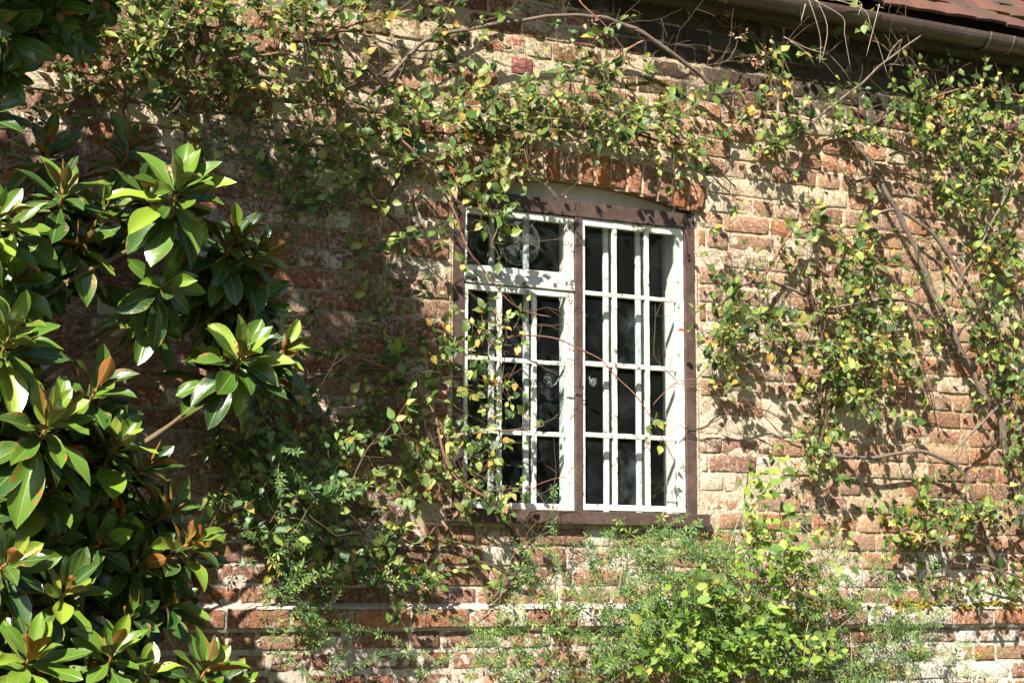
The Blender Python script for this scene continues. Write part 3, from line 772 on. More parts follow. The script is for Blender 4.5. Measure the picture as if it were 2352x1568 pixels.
YELLOWS = [(0.46, 0.36, 0.075), (0.34, 0.32, 0.08), (0.40, 0.25, 0.07), (0.42, 0.38, 0.14)]
DRYS = [(0.34, 0.21, 0.17), (0.30, 0.16, 0.09), (0.45, 0.34, 0.24), (0.28, 0.13, 0.12)]
BRIGHT = [(0.143, 0.25, 0.035), (0.195, 0.311, 0.046), (0.098, 0.183, 0.035), (0.26, 0.354, 0.066), (0.072, 0.14, 0.033), (0.312, 0.378, 0.088)]
JAS = [(0.102, 0.198, 0.068), (0.144, 0.258, 0.077), (0.192, 0.312, 0.088), (0.066, 0.138, 0.061), (0.24, 0.324, 0.083), (0.048, 0.102, 0.044), (0.12, 0.216, 0.099)]
ML = {}
def shared_leaf(kind, v, tint, mat):
    key = (kind, v, tint)
    if key not in ML:
        V, F = SHAPES[kind][v]
        me = mesh_np('leaf', V, F, np.tile(tint, (len(V), 1)), True); me.materials.append(mat); ML[key] = me
    return ML[key]
def basis(t, n):
    t = t.normalized(); n = (n - t*n.dot(t))
    if n.length < 1e-4: n = t.orthogonal()
    n.normalize(); x = t.cross(n)
    return Matrix((x, t, n)).transposed()
DENS = 1.3
class Plant:
    def __init__(s, name, label, cat, base, seed, leaf_mat=None, twig_mat=None):
        s.root = empty(name, base); tag(s.root, label, cat); s.base = Vector(base)
        s.leaves = []; s.tw = []; s.paths = []; s.r = random.Random(seed); s.dens = DENS; s.mat = leaf_mat or M_LEAF; s.twm = twig_mat or M_TWIGB
    def stem(s, pts, r0, r1, mat=M_BARK, sides=8, rough=0.35, wig=0.008):
        P = []
        d = 0.06
        for p in pts:
            if len(p) > 2: d = p[2]
            P.append(pt(p[0], p[1], d))
        P = smooth_path(P, 7)
        for i in range(1, len(P)-1):
            n = noise.noise_vector(P[i]*9.0); P[i] = P[i] + n*wig
            if P[i].y > -0.012: P[i].y = -0.012
        s.paths += [(p, 0) for p in P]
        return tube('stem', [p-s.base for p in P], r0, r1, mat, s.root, sides, rough, s.r.random()*9)
    def leaf(s, p, t, n, size, tint, kind='ovate'):
        if p.y > -0.008: p = Vector((p.x, -0.008-s.r.random()*0.01, p.z))
        s.leaves.append((p, t, n, size, tint, s.r.randrange(NV), kind))
    def tint(s, pal, yel, dry):
        u = s.r.random()
        if u < yel: return s.r.choice(YELLOWS)
        if u < yel+dry: return s.r.choice(DRYS)
        return s.r.choice(pal)
    def twig(s, p0, d0, L, kind='ovate', size=0.036, gap=0.017, pal=GREENS, yel=0.08, dry=0.02, r=0.0014, droop=0.25):
        R_ = s.r; d = d0.normalized(); P = [p0.copy()]; n = max(3, int(L/0.022)); step_ = L/n
        for i in range(n):
            d = (d + Vector((R_.gauss(0, .16), R_.gauss(0, .10), R_.gauss(0, .16)-droop*0.10)) - Vector((0, 0.05, 0))*(1 if P[-1].y > -0.03 else 0)).normalized()
            q = P[-1] + d*step_
            if q.y > -0.012: q.y = -0.012
            P.append(q)
        s.tw.append((P, r, r*0.5))
        l = gap*R_.random(); side = 1
        while l < L:
            i = min(n-1, int(l/step_)); f = l/step_-i; p = P[i].lerp(P[i+1], f); t = (P[i+1]-P[i]).normalized()
            nl = 1 if kind != 'ovate' else R_.choice((2, 3, 3, 4, 5))
            for q_ in range(nl):
                nrm = (Vector((-0.25, -0.75, 0.62)) + Vector((R_.gauss(0, .40), R_.gauss(0, .25), R_.gauss(0, .40)))).normalized()
                sd_ = t.cross(nrm).normalized()*side
                if nl > 1:
                    b_ = R_.uniform(0, 6.283); lt = Vector((math.cos(b_), -0.25+R_.gauss(0, .3), math.sin(b_)-0.25))
                else:
                    lt = (t*R_.uniform(0.25, 0.9) + sd_*R_.uniform(0.6, 1.1) + Vector((0, -0.15, -0.22)) + Vector((R_.gauss(0, .22), R_.gauss(0, .22), R_.gauss(0, .22))))
                tn = s.tint(pal, yel, dry)
                k = kind
                if tn in DRYS and kind == 'ovate': k = 'dry'
                s.leaf(p.copy(), lt, nrm, size*R_.choice((0.5, 0.7, 0.9, 1.1, 1.4))*R_.uniform(0.85, 1.1)*(0.8 if l > L*0.85 else 1), tn, k)
                side = -side
            l += gap*nl*R_.uniform(0.6, 1.4)
        # end leaf
        s.leaf(P[-1], d, Vector((-0.25, -0.75, 0.62)), size*0.8, s.tint(pal, yel, dry), kind)
    def blob(s, cx, cy, rx, ry, n, d=0.07, dens=None, dd=0.04, kind='ovate', size=0.036, gap=0.020, yel=0.08, dry=0.02, pal=GREENS, L=(0.08, 0.19), up_=0.15, join=True):
        R_ = s.r; c = pt(cx, cy, d)
        if join and s.paths:
            q = min((p for p, _ in s.paths), key=lambda p: (p-c).length_squared)
            if 0.03 < (q-c).length < 0.7:
                mid = q.lerp(c, 0.5) + Vector((R_.gauss(0, .03), -abs(R_.gauss(0, .015)), R_.gauss(0, .03)+0.02))
                PP = smooth_path([q, mid, c], 5)
                s.tw.append((PP, 0.0026, 0.0015)); s.paths += [(p, 1) for p in PP]
        avg = (L[0]+L[1])/2/gap + 1
        for k in range(max(1, round(n*(dens or s.dens)/avg))):
            a = R_.uniform(0, 2*math.pi); rr = math.sqrt(R_.random())*0.75
            p = pt(cx+rx*rr*math.cos(a), cy+ry*rr*math.sin(a), max(0.015, d+R_.gauss(0, dd)))
            dr = Vector((math.cos(a)*rx + R_.gauss(0, 30), R_.gauss(-18, 25), -math.sin(a)*ry + R_.gauss(0, 30) + up_*60))
            if R_.random() < 0.4: # back to the joint
                s.tw.append((smooth_path([c.lerp(p, 0.2), c.lerp(p, .6)+Vector((0, -.01, .012)), p], 3), 0.0016, 0.0012))
            s.twig(p, dr, R_.uniform(*L), kind, size, gap, pal, yel, dry)
    def bare(s, n, L=(0.10, 0.38), r=0.0013):
        R_ = s.r; src = [p for p, k in s.paths if in_frame(p)]
        for k in range(n):
            p = R_.choice(src).copy(); a = R_.uniform(0, 6.28); d = Vector((math.cos(a), R_.uniform(-0.5, 0.1), math.sin(a))).normalized(); P = [p]; l = R_.uniform(*L); m_ = 7
            for i in range(m_):
                d = (d + Vector((R_.gauss(0, .22), R_.gauss(0, .12), R_.gauss(0, .22)))).normalized(); q = P[-1] + d*l/m_
                if q.y > -0.012: q.y = -0.012
                P.append(q)
                if R_.random() < 0.3:
                    e = (d + Vector((R_.gauss(0, .7), R_.gauss(0, .3), R_.gauss(0, .7)))).normalized(); s.tw.append(([q, q+e*l*0.12, q+e*l*0.22+Vector((0, 0, -0.004))], r*0.7, r*0.4))
            s.tw.append((P, r*R_.uniform(0.7, 1.4), r*0.5))
    def finish(s, nobj=300):
        def score(l):
            p, t, n, size, *_ = l
            if not in_frame(p): return -1
            return size*size*(0.15+abs(basis(t, n).col[2].dot((CAM-p).normalized())))*(1+3*min(0.3, -p.y))
        order = sorted(s.leaves, key=score, reverse=True)
        solo, mass = order[:nobj], order[nobj:]
        for (p, t, n, size, tint, v, kind) in solo:
            o = link('leaf', shared_leaf(kind, v, tint, s.mat), s.root)
            mt = basis(t, n).to_4x4() @ Matrix.Scale(size, 4); mt.translation = p-s.base; o.matrix_basis = mt
        if mass:
            VV, FF, CC = [], [], []; o = 0
            for (p, t, n, size, tint, v, kind) in mass:
                V, F = SHAPES[kind][v]; B = np.array(basis(t, n))*size
                VV.append(V @ B.T + np.array(p-s.base)); FF.append(F+o); o += len(V)
                j = s.r.uniform(0.8, 1.2); CC.append(np.tile(np.array(tint)*j, (len(V), 1)))
            tag(link('foliage', mesh_np('foliage', np.concatenate(VV), np.concatenate(FF), np.concatenate(CC), True), s.root, s.mat), kind='stuff')
        if s.tw:
            VV, FF = [], []; o = 0
            for P, r0, r1 in s.tw:
                V, F = tube_arrays(P, r0, r1, 4); VV += [tuple(v-s.base) for v in V]; FF += [tuple(i+o for i in (f if f[2] != f[3] else f[:3])) for f in F]; o += len(V)
            me = bpy.data.meshes.new('twigs'); me.from_pydata(VV, [], FF); me.update()
            tag(link('twigs', me, s.root, s.twm), kind='stuff')

# --- climber along the top left
pA = Plant('climbing_plant', 'leafy climber with yellowing leaves on the wall above the magnolia', 'climber', (1.6, -0.05, 0.02), 21)
pA.stem([(120, 260, .05), (230, 190), (330, 110), (430, 60), (560, 70), (640, 55), (760, 40)], .006, .004, M_BARKD)
pA.stem([(400, 260, .04), (440, 180), (460, 90), (440, -40)], .009, .007, M_BARKD)
pA.stem([(300, 130, .08), (380, 30, .1), (420, -50, .1)], .004, .003, M_TWIGB)
for b in [(330, 60, 110, 70, 90), (470, 80, 110, 70, 110), (600, 40, 100, 45, 60), (420, 170, 90, 60, 80), (280, 130, 50, 60, 35), (500, 190, 60, 50, 30),
          (160, 70, 120, 60, 40), (120, 210, 110, 60, 25), (540, 130, 70, 40, 35), (390, 20, 90, 40, 50), (250, 60, 60, 60, 35), (700, 30, 70, 40, 25), (480, 300, 60, 40, 12), (200, 250, 80, 40, 18)]:
    pA.blob(*b, d=0.10, dd=0.05, yel=0.11, dry=0.03, size=0.043)
for b in [(300, 15, 70, 25, 30), (420, 10, 80, 20, 35), (560, 15, 90, 25, 40), (680, 10, 70, 20, 25), (800, 15, 90, 25, 30), (920, 20, 80, 25, 25), (1040, 15, 70, 25, 20), (60, 30, 60, 40, 30)]:
    pA.blob(*b, d=0.12, dd=0.04, yel=0.12, dry=0.04, size=0.046)
for b in [(300, 230, 70, 40, 26), (420, 260, 70, 40, 34), (540, 260, 60, 40, 26), (600, 180, 60, 50, 26), (600, 330, 60, 40, 34), (480, 360, 50, 30, 16), (180, 160, 60, 40, 26)]:
    pA.blob(*b, d=0.06, dd=0.03, yel=0.14, dry=0.05, size=0.042)
pA.bare(80); pA.finish(260)

# --- climber above the window
pB = Plant('climbing_plant', 'leafy climber with a long arching grey stem above the window', 'climber', (2.9, -0.05, 0.02), 22)
pB.stem([(830, 240, .04), (900, 170, .08), (980, 95, .11), (1100, 62, .12), (1270, 38, .13), (1380, 40, .12), (1480, 80, .11), (1560, 135, .10), (1640, 205, .08), (1690, 258, .06), (1790, 272, .05), (1840, 292, .05)], .006, .0100, M_BARK, 9, 0.5)
pB.stem([(500, 140, .08), (640, 120, .10), (760, 72, .12), (870, 42, .12), (990, 10, .12), (1120, -50, .12)], .004, .006, M_TWIG)
pB.stem([(640, 130, .09), (720, 100, .10), (780, 75, .11), (850, 85, .10), (960, 120, .09), (1040, 110, .08)], .004, .003, M_BARK)
pB.stem([(770, 85, .10), (800, 120, .08), (835, 165, .05)], .005, .004, M_BARKD)
pB.stem([(780, 210, .04), (830, 190, .06), (890, 165, .07), (935, 145, .07)], .004, .005, M_BARKD)
pB.stem([(880, 165, .08), (935, 135, .09), (1000, 70, .10), (1030, 20, .11), (1040, -40, .11)], .003, .004, M_TWIGB)
pB.stem([(930, 130, .08), (930, 190, .07), (928, 260, .06)], .003, .002, M_TWIGB)
pB.stem([(1275, 60, .12), (1285, 130, .11), (1270, 200, .09), (1262, 290, .06)], .0025, .002, M_TWIGB)
pB.stem([(800, 320, .05), (920, 300, .05), (1040, 305, .06), (1150, 298, .07), (1260, 292, .07), (1400, 300, .07), (1520, 325, .06), (1620, 345, .05)], .004, .006, M_BARKD)
pB.stem([(1040, 240, .08), (1120, 225, .10), (1250, 217, .11), (1340, 215, .10)], .003, .002, M_TWIG)
pB.stem([(1100, 370, .06), (1200, 330, .07), (1300, 300, .07)], .003, .004, M_BARKD)
pB.stem([(1600, 330, .05), (1640, 380, .04), (1690, 430, .03)], .005, .003, M_BARKD)
pB.stem([(1415, 150, .05), (1440, 115, .08), (1490, 90, .10)], .005, .004, M_TWIG)
pB.stem([(1330, 0, .12), (1370, 40, .13), (1430, 110, .11), (1450, 150, .09), (1500, 170, .08)], .003, .002, M_TWIG)
pB.stem([(860, 270, .10), (950, 350, .13), (1035, 470, .14), (1070, 560, .14), (1105, 610, .13), (1130, 645, .12), (1185, 705, .12), (1265, 727, .12)], .0048, .0018, M_TWIG)
pB.stem([(1120, 590, .13), (1150, 480, .12), (1110, 440, .10), (1060, 400, .07)], .0025, .004, M_TWIGB)
pB.stem([(850, 480, .04), (900, 440, .06), (935, 370, .07), (950, 310, .06)], .006, .005, M_BARKD)
pB.stem([(870, 470, .04), (930, 530, .05), (1000, 600, .04)], .004, .003, M_BARKD)
for b in [(740, 230, 60, 40, 55), (790, 205, 40, 30, 24), (730, 300, 80, 60, 60), (680, 400, 90, 70, 95), (780, 440, 90, 60, 75), (940, 230, 60, 50, 50), (960, 300, 80, 60, 85),
          (870, 320, 70, 50, 55), (1060, 250, 80, 60, 75), (1120, 290, 90, 60, 105), (1180, 230, 80, 40, 40), (1100, 360, 60, 50, 55), (1090, 420, 50, 40, 45), (1250, 210, 60, 30, 25),
          (1300, 255, 60, 50, 45), (1400, 210, 70, 50, 60), (1430, 265, 80, 45, 65), (1480, 325, 80, 30, 34), (1560, 290, 60, 50, 50), (1570, 385, 22, 25, 12),
          (1640, 330, 50, 40, 25), (1560, 240, 60, 40, 40), (1360, 100, 40, 25, 10), (1490, 130, 30, 15, 6), (1080, 60, 60, 50, 15), (1000, 105, 60, 40, 18), (1320, 315, 70, 20, 14), (1230, 270, 60, 50, 40)]:
    pB.blob(*b, d=0.09, dd=0.04, yel=0.07, dry=0.03, size=0.043)
pB.blob(1105, 470, 45, 35, 26, d=0.12, size=0.043); pB.blob(1150, 520, 30, 40, 22, d=0.13, size=0.043); pB.blob(1115, 540, 18, 30, 8, d=0.13); pB.blob(1250, 422, 28, 20, 9, d=0.10, yel=.3)
for b in [(735, 115, 22, 18, 9), (980, 150, 14, 20, 8), (1345, 50, 20, 22, 9), (1375, 75, 20, 16, 9), (1415, 130, 25, 25, 10), (1290, 452, 12, 10, 7), (1545, 420, 10, 10, 5), (870, 230, 22, 20, 9), (1700, 268, 26, 20, 12), (1440, 148, 18, 12, 7)]:
    pB.blob(*b, d=0.11, dd=0.015, kind='dry', size=0.026, pal=DRYS, yel=0, dry=0, L=(0.02, 0.05), gap=0.008)
pB.bare(130); pB.finish(300)

# --- climber right of the window
pC = Plant('climbing_plant', 'climber with thick ridged woody stem on the wall right of the window', 'climber', (5.2, -0.06, 0.02), 23)
pC.stem([(1940, 300, .04), (2020, 410, .07), (2080, 520, .07), (2132, 640, .07), (2187, 765, .07), (2250, 880, .07), (2298, 975, .06), (2320, 1080, .05), (2350, 1190, .05), (2400, 1330, .06), (2460, 1700, .10)], .0095, .0165, M_BARK, 12, 0.8, 0.016)
pC.stem([(1985, 505, .06), (2060, 482, .07), (2150, 545, .08), (2240, 690, .07), (2300, 800, .06), (2325, 900, .05), (2350, 1050, .05)], .007, .009, M_BARK, 8, .5)
pC.stem([(1840, 735, .06), (1930, 705, .08), (2040, 690, .09), (2110, 702, .08), (2160, 745, .07), (2205, 800, .06)], .005, .008, M_BARK)
pC.stem([(1860, 1030, .06), (1980, 1052, .08), (2080, 1036, .09), (2150, 1047, .09), (2205, 1080, .08), (2235, 1140, .07), (2255, 1210, .06), (2285, 1290, .05), (2320, 1350, .03)], .006, .011, M_BARK)
pC.stem([(1610, 985, .03), (1680, 950, .07), (1750, 938, .07), (1830, 980, .06)], .0025, .003, M_TWIGB)
pC.stem([(1640, 720, .07), (1665, 685, .08), (1710, 655, .09), (1770, 648, .08), (1850, 680, .06)], .004, .007, M_BARK)
pC.stem([(1745, 650, .08), (1785, 580, .09), (1830, 525, .09), (1900, 520, .09), (1960, 570, .08)], .007, .003, M_TWIG)
pC.stem([(2360, 320, .10), (2300, 470, .13), (2250, 570, .14), (2215, 630, .13), (2185, 700, .10)], .006, .003, M_BARK)
pC.stem([(1830, 320, .05), (1900, 250, .08), (1960, 205, .11), (2040, 135, .14), (2105, 92, .16), (2118, 78, .16)], .0065, .003, M_BARK)
pC.stem([(1990, 180, .12), (2035, 150, .13), (2075, 152, .14)], .003, .002, M_BARK)
pC.stem([(2035, 140, .13), (2055, 105, .14), (2090, 75, .14)], .003, .003, M_BARK)
pC.stem([(1940, 300, .05), (2020, 330, .06), (2120, 365, .06), (2230, 400, .06), (2360, 470, .06)], .006, .004, M_BARKD)
pC.stem([(1960, 420, .05), (2010, 405, .06), (2070, 395, .06), (2130, 420, .06)], .005, .003, M_BARKD)
pC.stem([(2030, 280, .09), (2110, 240, .11), (2200, 205, .12), (2280, 210, .12), (2360, 225, .12)], .004, .005, M_TWIG)
pC.stem([(1870, 1080, .05), (1900, 960, .05), (1950, 870, .06), (1995, 780, .05), (1990, 700, .04), (1960, 640, .04)], .006, .008, M_BARKD)
pC.stem([(2370, 905, .10), (2300, 930, .10), (2240, 985, .09), (2190, 1040, .08)], .008, .003, M_BARK)
pC.stem([(1990, 570, .10), (2080, 680, .12), (2120, 800, .12), (2140, 900, .10), (2160, 960, .08)], .003, .002, M_TWIG)
pC.stem([(2050, 780, .05), (2090, 880, .05), (2110, 960, .05)], .004, .003, M_BARKD)
pC.stem([(1850, 640, .06), (1880, 740, .04), (1895, 850, .04), (1880, 960, .05)], .009, .005, M_BARKD)
pC.stem([(2330, 820, .08), (2345, 700, .1), (2290, 600, .1)], .004, .003, M_TWIG)
pC.stem([(1690, 830, .08), (1700, 900, .09), (1760, 960, .08), (1800, 1000, .07)], .003, .002, M_TWIG)
pC.stem([(2120, 1250, .10), (2200, 1220, .12), (2300, 1170, .12), (2370, 1130, .12)], .003, .004, M_TWIG)
pC.stem([(2190, 1290, .06), (2260, 1300, .08), (2360, 1330, .08)], .003, .004, M_BARK)
for b in [(1790, 110, 40, 50, 28), (1890, 110, 55, 45, 26), (1965, 80, 45, 22, 16), (1760, 255, 60, 45, 40), (1820, 310, 70, 60, 75), (1880, 240, 70, 50, 35), (2060, 245, 90, 35, 60),
          (2150, 230, 90, 50, 95), (2250, 230, 90, 60, 105), (2330, 195, 40, 50, 45), (2080, 310, 80, 50, 60), (2180, 300, 80, 60, 85), (2290, 320, 70, 60, 80), (2200, 400, 70, 60, 85),
          (2300, 420, 60, 80, 70), (2200, 480, 60, 60, 65), (2290, 560, 60, 60, 100), (2260, 620, 50, 40, 55), (2325, 660, 40, 60, 45), (2130, 420, 40, 30, 14), (1920, 500, 60, 40, 34),
          (1990, 580, 70, 50, 45), (1870, 560, 60, 40, 34), (1800, 600, 60, 40, 22), (1700, 690, 70, 45, 70), (1690, 755, 70, 45, 80), (1645, 800, 40, 35, 38), (1760, 720, 50, 60, 45), (1790, 780, 50, 40, 35),
          (1680, 830, 30, 20, 12), (1960, 680, 80, 60, 75), (2030, 690, 70, 50, 55), (1900, 720, 60, 40, 36), (1950, 790, 80, 60, 95), (2040, 760, 60, 60, 65), (1900, 850, 60, 60, 65), (1980, 870, 60, 60, 75),
          (2060, 850, 40, 40, 32), (1900, 930, 60, 60, 44), (1860, 1000, 50, 60, 38), (2060, 960, 60, 40, 20), (2170, 760, 40, 40, 27), (2180, 700, 30, 60, 22), (2240, 740, 60, 50, 42), (2300, 780, 50, 60, 55),
          (2290, 860, 60, 50, 65), (2325, 920, 40, 50, 34), (2280, 1080, 50, 40, 22), (2330, 1030, 30, 60, 28), (1850, 1070, 40, 30, 22),
          (2130, 1180, 100, 45, 100), (2200, 1190, 60, 35, 65), (2060, 1220, 60, 40, 45), (2255, 1170, 60, 30, 34), (2340, 1120, 20, 60, 18), (2300, 1300, 60, 35, 28), (2340, 1330, 20, 35, 18), (1720, 640, 50, 30, 18), (2080, 600, 60, 40, 20), (1640, 560, 20, 60, 8)]:
    pC.blob(*b, d=0.09, dd=0.045, yel=0.10, dry=0.03, size=0.043)
for b in [(2140, 1352, 90, 14, 50), (2270, 1352, 90, 16, 70)]:
    pC.blob(*b, d=0.05, dd=0.01, size=0.024, gap=0.011, L=(0.05, 0.10), yel=0.04)
for b in [(1715, 280, 22, 18, 12), (2150, 760, 20, 18, 8), (1850, 900, 15, 15, 7), (2010, 960, 15, 15, 6), (1760, 120, 14, 20, 8), (1650, 60, 60, 60, 16), (1690, 110, 50, 60, 16), (2105, 190, 22, 24, 10), (1620, 150, 50, 40, 10), (1680, 215, 40, 30, 12)]:
    pC.blob(*b, d=0.07, dd=0.03, kind='dry', size=0.026, pal=DRYS, yel=0, dry=0, L=(0.02, 0.06), gap=0.009)
pC.bare(220); pC.finish(300)

# --- climber between the magnolia and the window
pD = Plant('climbing_plant', 'shaded climber with thin stems between the magnolia and the window', 'climber', (2.5, -0.05, 0.02), 24); pD.dens = 0.95
pD.stem([(700, 870, .05), (780, 858, .06), (870, 850, .07), (930, 885, .07), (965, 960, .07), (1020, 1060, .08), (1080, 1120, .09), (1150, 1190, .09), (1195, 1260, .05), (1180, 1320, .03), (1120, 1385, .03)], .004, .008, M_BARKD)
pD.stem([(740, 760, .10), (830, 820, .12), (920, 862, .13), (970, 905, .13), (1000, 960, .13), (1020, 1040, .13), (1055, 1102, .13), (1130, 1150, .13), (1185, 1215, .12), (1240, 1300, .11), (1280, 1420, .10), (1310, 1580, .10)], .003, .0052, M_TWIG)
pD.stem([(1165, 776, .12), (1240, 771, .13), (1300, 787, .13), (1370, 822, .13), (1430, 875, .13), (1480, 935, .13), (1512, 990, .13), (1550, 1058, .12)], .0032, .0018, M_TWIG)
pD.stem([(640, 1255, .04), (760, 1262, .05), (880, 1268, .06), (1000, 1262, .06), (1100, 1290, .05), (1200, 1330, .04)], .005, .007, M_BARKD)
pD.stem([(880, 790, .03), (872, 720, .05), (850, 640, .05), (862, 560, .05)], .003, .002, M_TWIGB)
pD.stem([(880, 730, .05), (930, 700, .06), (990, 680, .06)], .002, .0015, M_TWIGB)
pD.stem([(1000, 1210, .05), (960, 1250, .05), (900, 1220, .06), (820, 1160, .06), (760, 1090, .05)], .004, .003, M_BARKD)
pD.stem([(1030, 1010, .10), (1110, 990, .13), (1190, 985, .13), (1250, 975, .13)], .002, .0015, M_TWIG)
pD.stem([(1060, 1160, .10), (1130, 1130, .13), (1200, 1120, .13), (1300, 1095, .13)], .002, .0012, M_TWIG)
pD.stem([(560, 1080, .05), (640, 1040, .06), (740, 1020, .06), (840, 960, .06)], .004, .004, M_BARKD)
pD.stem([(560, 1240, .05), (600, 1120, .06), (640, 1010, .07), (620, 930, .07)], .003, .003, M_BARKD)
pD.stem([(1600, 870, .12), (1550, 880, .12), (1500, 930, .12)], .002, .0012, M_TWIG)
for b in [(870, 560, 60, 50, 36), (880, 660, 50, 60, 26), (900, 720, 80, 50, 40), (980, 540, 45, 40, 34), (960, 480, 50, 30, 20), (860, 800, 70, 50, 50), (950, 800, 70, 40, 44), (1020, 830, 55, 50, 38), (850, 880, 80, 50, 80),
          (950, 880, 70, 50, 70), (700, 900, 60, 30, 30), (760, 960, 100, 60, 110), (880, 980, 80, 60, 110), (660, 1010, 100, 60, 130), (560, 980, 100, 70, 100), (520, 1060, 90, 70, 80), (620, 1090, 90, 60, 120),
          (740, 1070, 90, 60, 110), (860, 1080, 80, 60, 80), (960, 1060, 60, 60, 50), (1030, 1000, 40, 50, 30), (650, 1170, 100, 60, 100), (560, 1180, 80, 60, 60), (760, 1180, 70, 60, 55), (850, 1220, 80, 60, 55),
          (700, 1260, 80, 60, 100), (800, 1300, 100, 50, 120), (620, 1290, 70, 50, 50), (900, 1330, 80, 50, 75), (1000, 1340, 70, 40, 50), (700, 1350, 60, 40, 25), (930, 1200, 50, 50, 26), (1010, 1290, 60, 40, 18), (1090, 1370, 70, 30, 20), (640, 760, 50, 40, 20), (700, 820, 60, 40, 26)]:
    pD.blob(*b, d=0.07, dd=0.04, yel=0.07, dry=0.015, size=0.039)
for b in [(1100, 725, 38, 35, 24), (1110, 790, 45, 50, 42), (1190, 740, 16, 30, 9), (1155, 860, 42, 30, 22), (1110, 900, 38, 35, 20), (1195, 940, 22, 25, 10), (1090, 1005, 55, 45, 38), (1140, 1055, 45, 45, 30), (1100, 1115, 55, 40, 38),
          (1170, 1115, 45, 35, 22), (1120, 1165, 55, 25, 28), (1060, 1060, 50, 50, 26), (1050, 780, 40, 40, 20), (1490, 950, 24, 32, 12), (1520, 1010, 30, 18, 8), (1600, 790, 30, 20, 10)]:
    pD.blob(*b, d=0.12, dd=0.02, yel=0.10, dry=0.03, size=0.040, L=(0.05, 0.10), dens=0.85)
for b in [(640, 1000, 60, 60, 24), (700, 1100, 80, 60, 30), (620, 1200, 70, 50, 26), (740, 1240, 80, 40, 24), (800, 1120, 50, 40, 24), (560, 1080, 40, 40, 20), (860, 1010, 50, 40, 24)]:
    pD.blob(*b, d=0.36, dd=0.06, yel=0.08, dry=0.02, size=0.040, pal=JAS, gap=0.018)
pD.bare(120); pD.finish(300)

# --- fine leaved jasmine that sprawls below the window
pJ = Plant('jasmine_shrub', 'fine leaved green stemmed shrub sprawling up to the window sill', 'shrub', (3.6, -0.25, 0.02), 25, M_LEAF2, M_GREENSTEM); pJ.dens = 2.4
rj = pJ.r
def jas_stem(pts, n_leaf=1.3, size=0.026, r=0.0017):
    P = []; d = 0.2
    for p in pts:
        if len(p) > 2: d = p[2]
        P.append(pt(p[0], p[1], d))
    P = smooth_path(P, 8); pJ.tw.append((P, r, r*0.5)); pJ.paths += [(p, 0) for p in P[::4]]
    Ls = 0
    for i in range(len(P)-1):
        Ls += (P[i+1]-P[i]).length
        if Ls > 0.015/n_leaf and i > 2:
            t = (P[i+1]-P[i]).normalized()
            for sd_ in (-1, 1):
                nrm = Vector((-0.2+rj.gauss(0, .4), -0.8, 0.5+rj.gauss(0, .4))).normalized(); s_ = t.cross(nrm)*sd_
                pJ.leaf(P[i].lerp(P[i+1], rj.random()), t*0.5+s_+Vector((rj.gauss(0, .2), rj.gauss(0, .2), rj.gauss(0, .2))), nrm, size*rj.uniform(0.7, 1.3), rj.choice(JAS), 'jasmine')
            Ls = 0
for p in [[(1000, 1620, .15), (920, 1480, .2), (760, 1440, .22), (560, 1480, .2)], [(800, 1240, .12), (640, 1170, .16), (560, 1150, .18), (480, 1145, .2)], [(620, 1500, .2), (650, 1380, .22), (710, 1250, .22), (745, 1120, .22)],
          [(1280, 1600, .1), (1275, 1350, .12), (1272, 1200, .14), (1272, 1115, .16)], [(1150, 1600, .2), (1230, 1480, .22), (1330, 1400, .24), (1420, 1260, .2)], [(1060, 1600, .2), (1150, 1420, .2), (1230, 1310, .2), (1180, 1240, .15)],
          [(1380, 1620, .2), (1340, 1420, .22), (1290, 1310, .2), (1250, 1250, .15)], [(1500, 1620, .2), (1480, 1450, .25), (1500, 1330, .25), (1430, 1240, .2)], [(2050, 1610, .2), (1980, 1440, .25), (1880, 1320, .25), (1780, 1290, .2)],
          [(1990, 1610, .2), (1930, 1480, .26), (1800, 1350, .26), (1640, 1290, .2)], [(2080, 1640, .2), (2100, 1480, .2), (2060, 1350, .2), (2000, 1290, .15)], [(1900, 1620, .2), (2000, 1500, .25), (2090, 1450, .25), (2180, 1400, .22)],
          [(1330, 1640, .22), (1420, 1480, .26), (1560, 1380, .26), (1700, 1330, .2)], [(950, 1580, .2), (1040, 1500, .22), (1180, 1440, .22), (1320, 1450, .2)], [(560, 1400, .15), (700, 1330, .2), (880, 1330, .2), (1010, 1350, .18)],
          [(1560, 1640, .2), (1540, 1460, .27), (1600, 1350, .27), (1700, 1290, .22), (1780, 1320, .2)], [(1700, 1640, .2), (1660, 1480, .28), (1620, 1330, .26), (1560, 1220, .2)], [(1420, 1640, .2), (1390, 1500, .26), (1420, 1350, .26), (1500, 1240, .2)],
          [(1900, 1160, .12), (1840, 1200, .16), (1800, 1290, .18)], [(1860, 1640, .2), (1820, 1500, .25), (1850, 1380, .25), (1950, 1240, .2)], [(1740, 1640, .2), (1850, 1460, .26), (1950, 1380, .25), (2080, 1350, .2)], [(640, 1640, .2), (760, 1560, .22), (900, 1500, .22), (1050, 1520, .2)],
          [(1200, 1640, .2), (1160, 1520, .24), (1080, 1440, .24), (960, 1400, .2)]]:
    jas_stem(p)
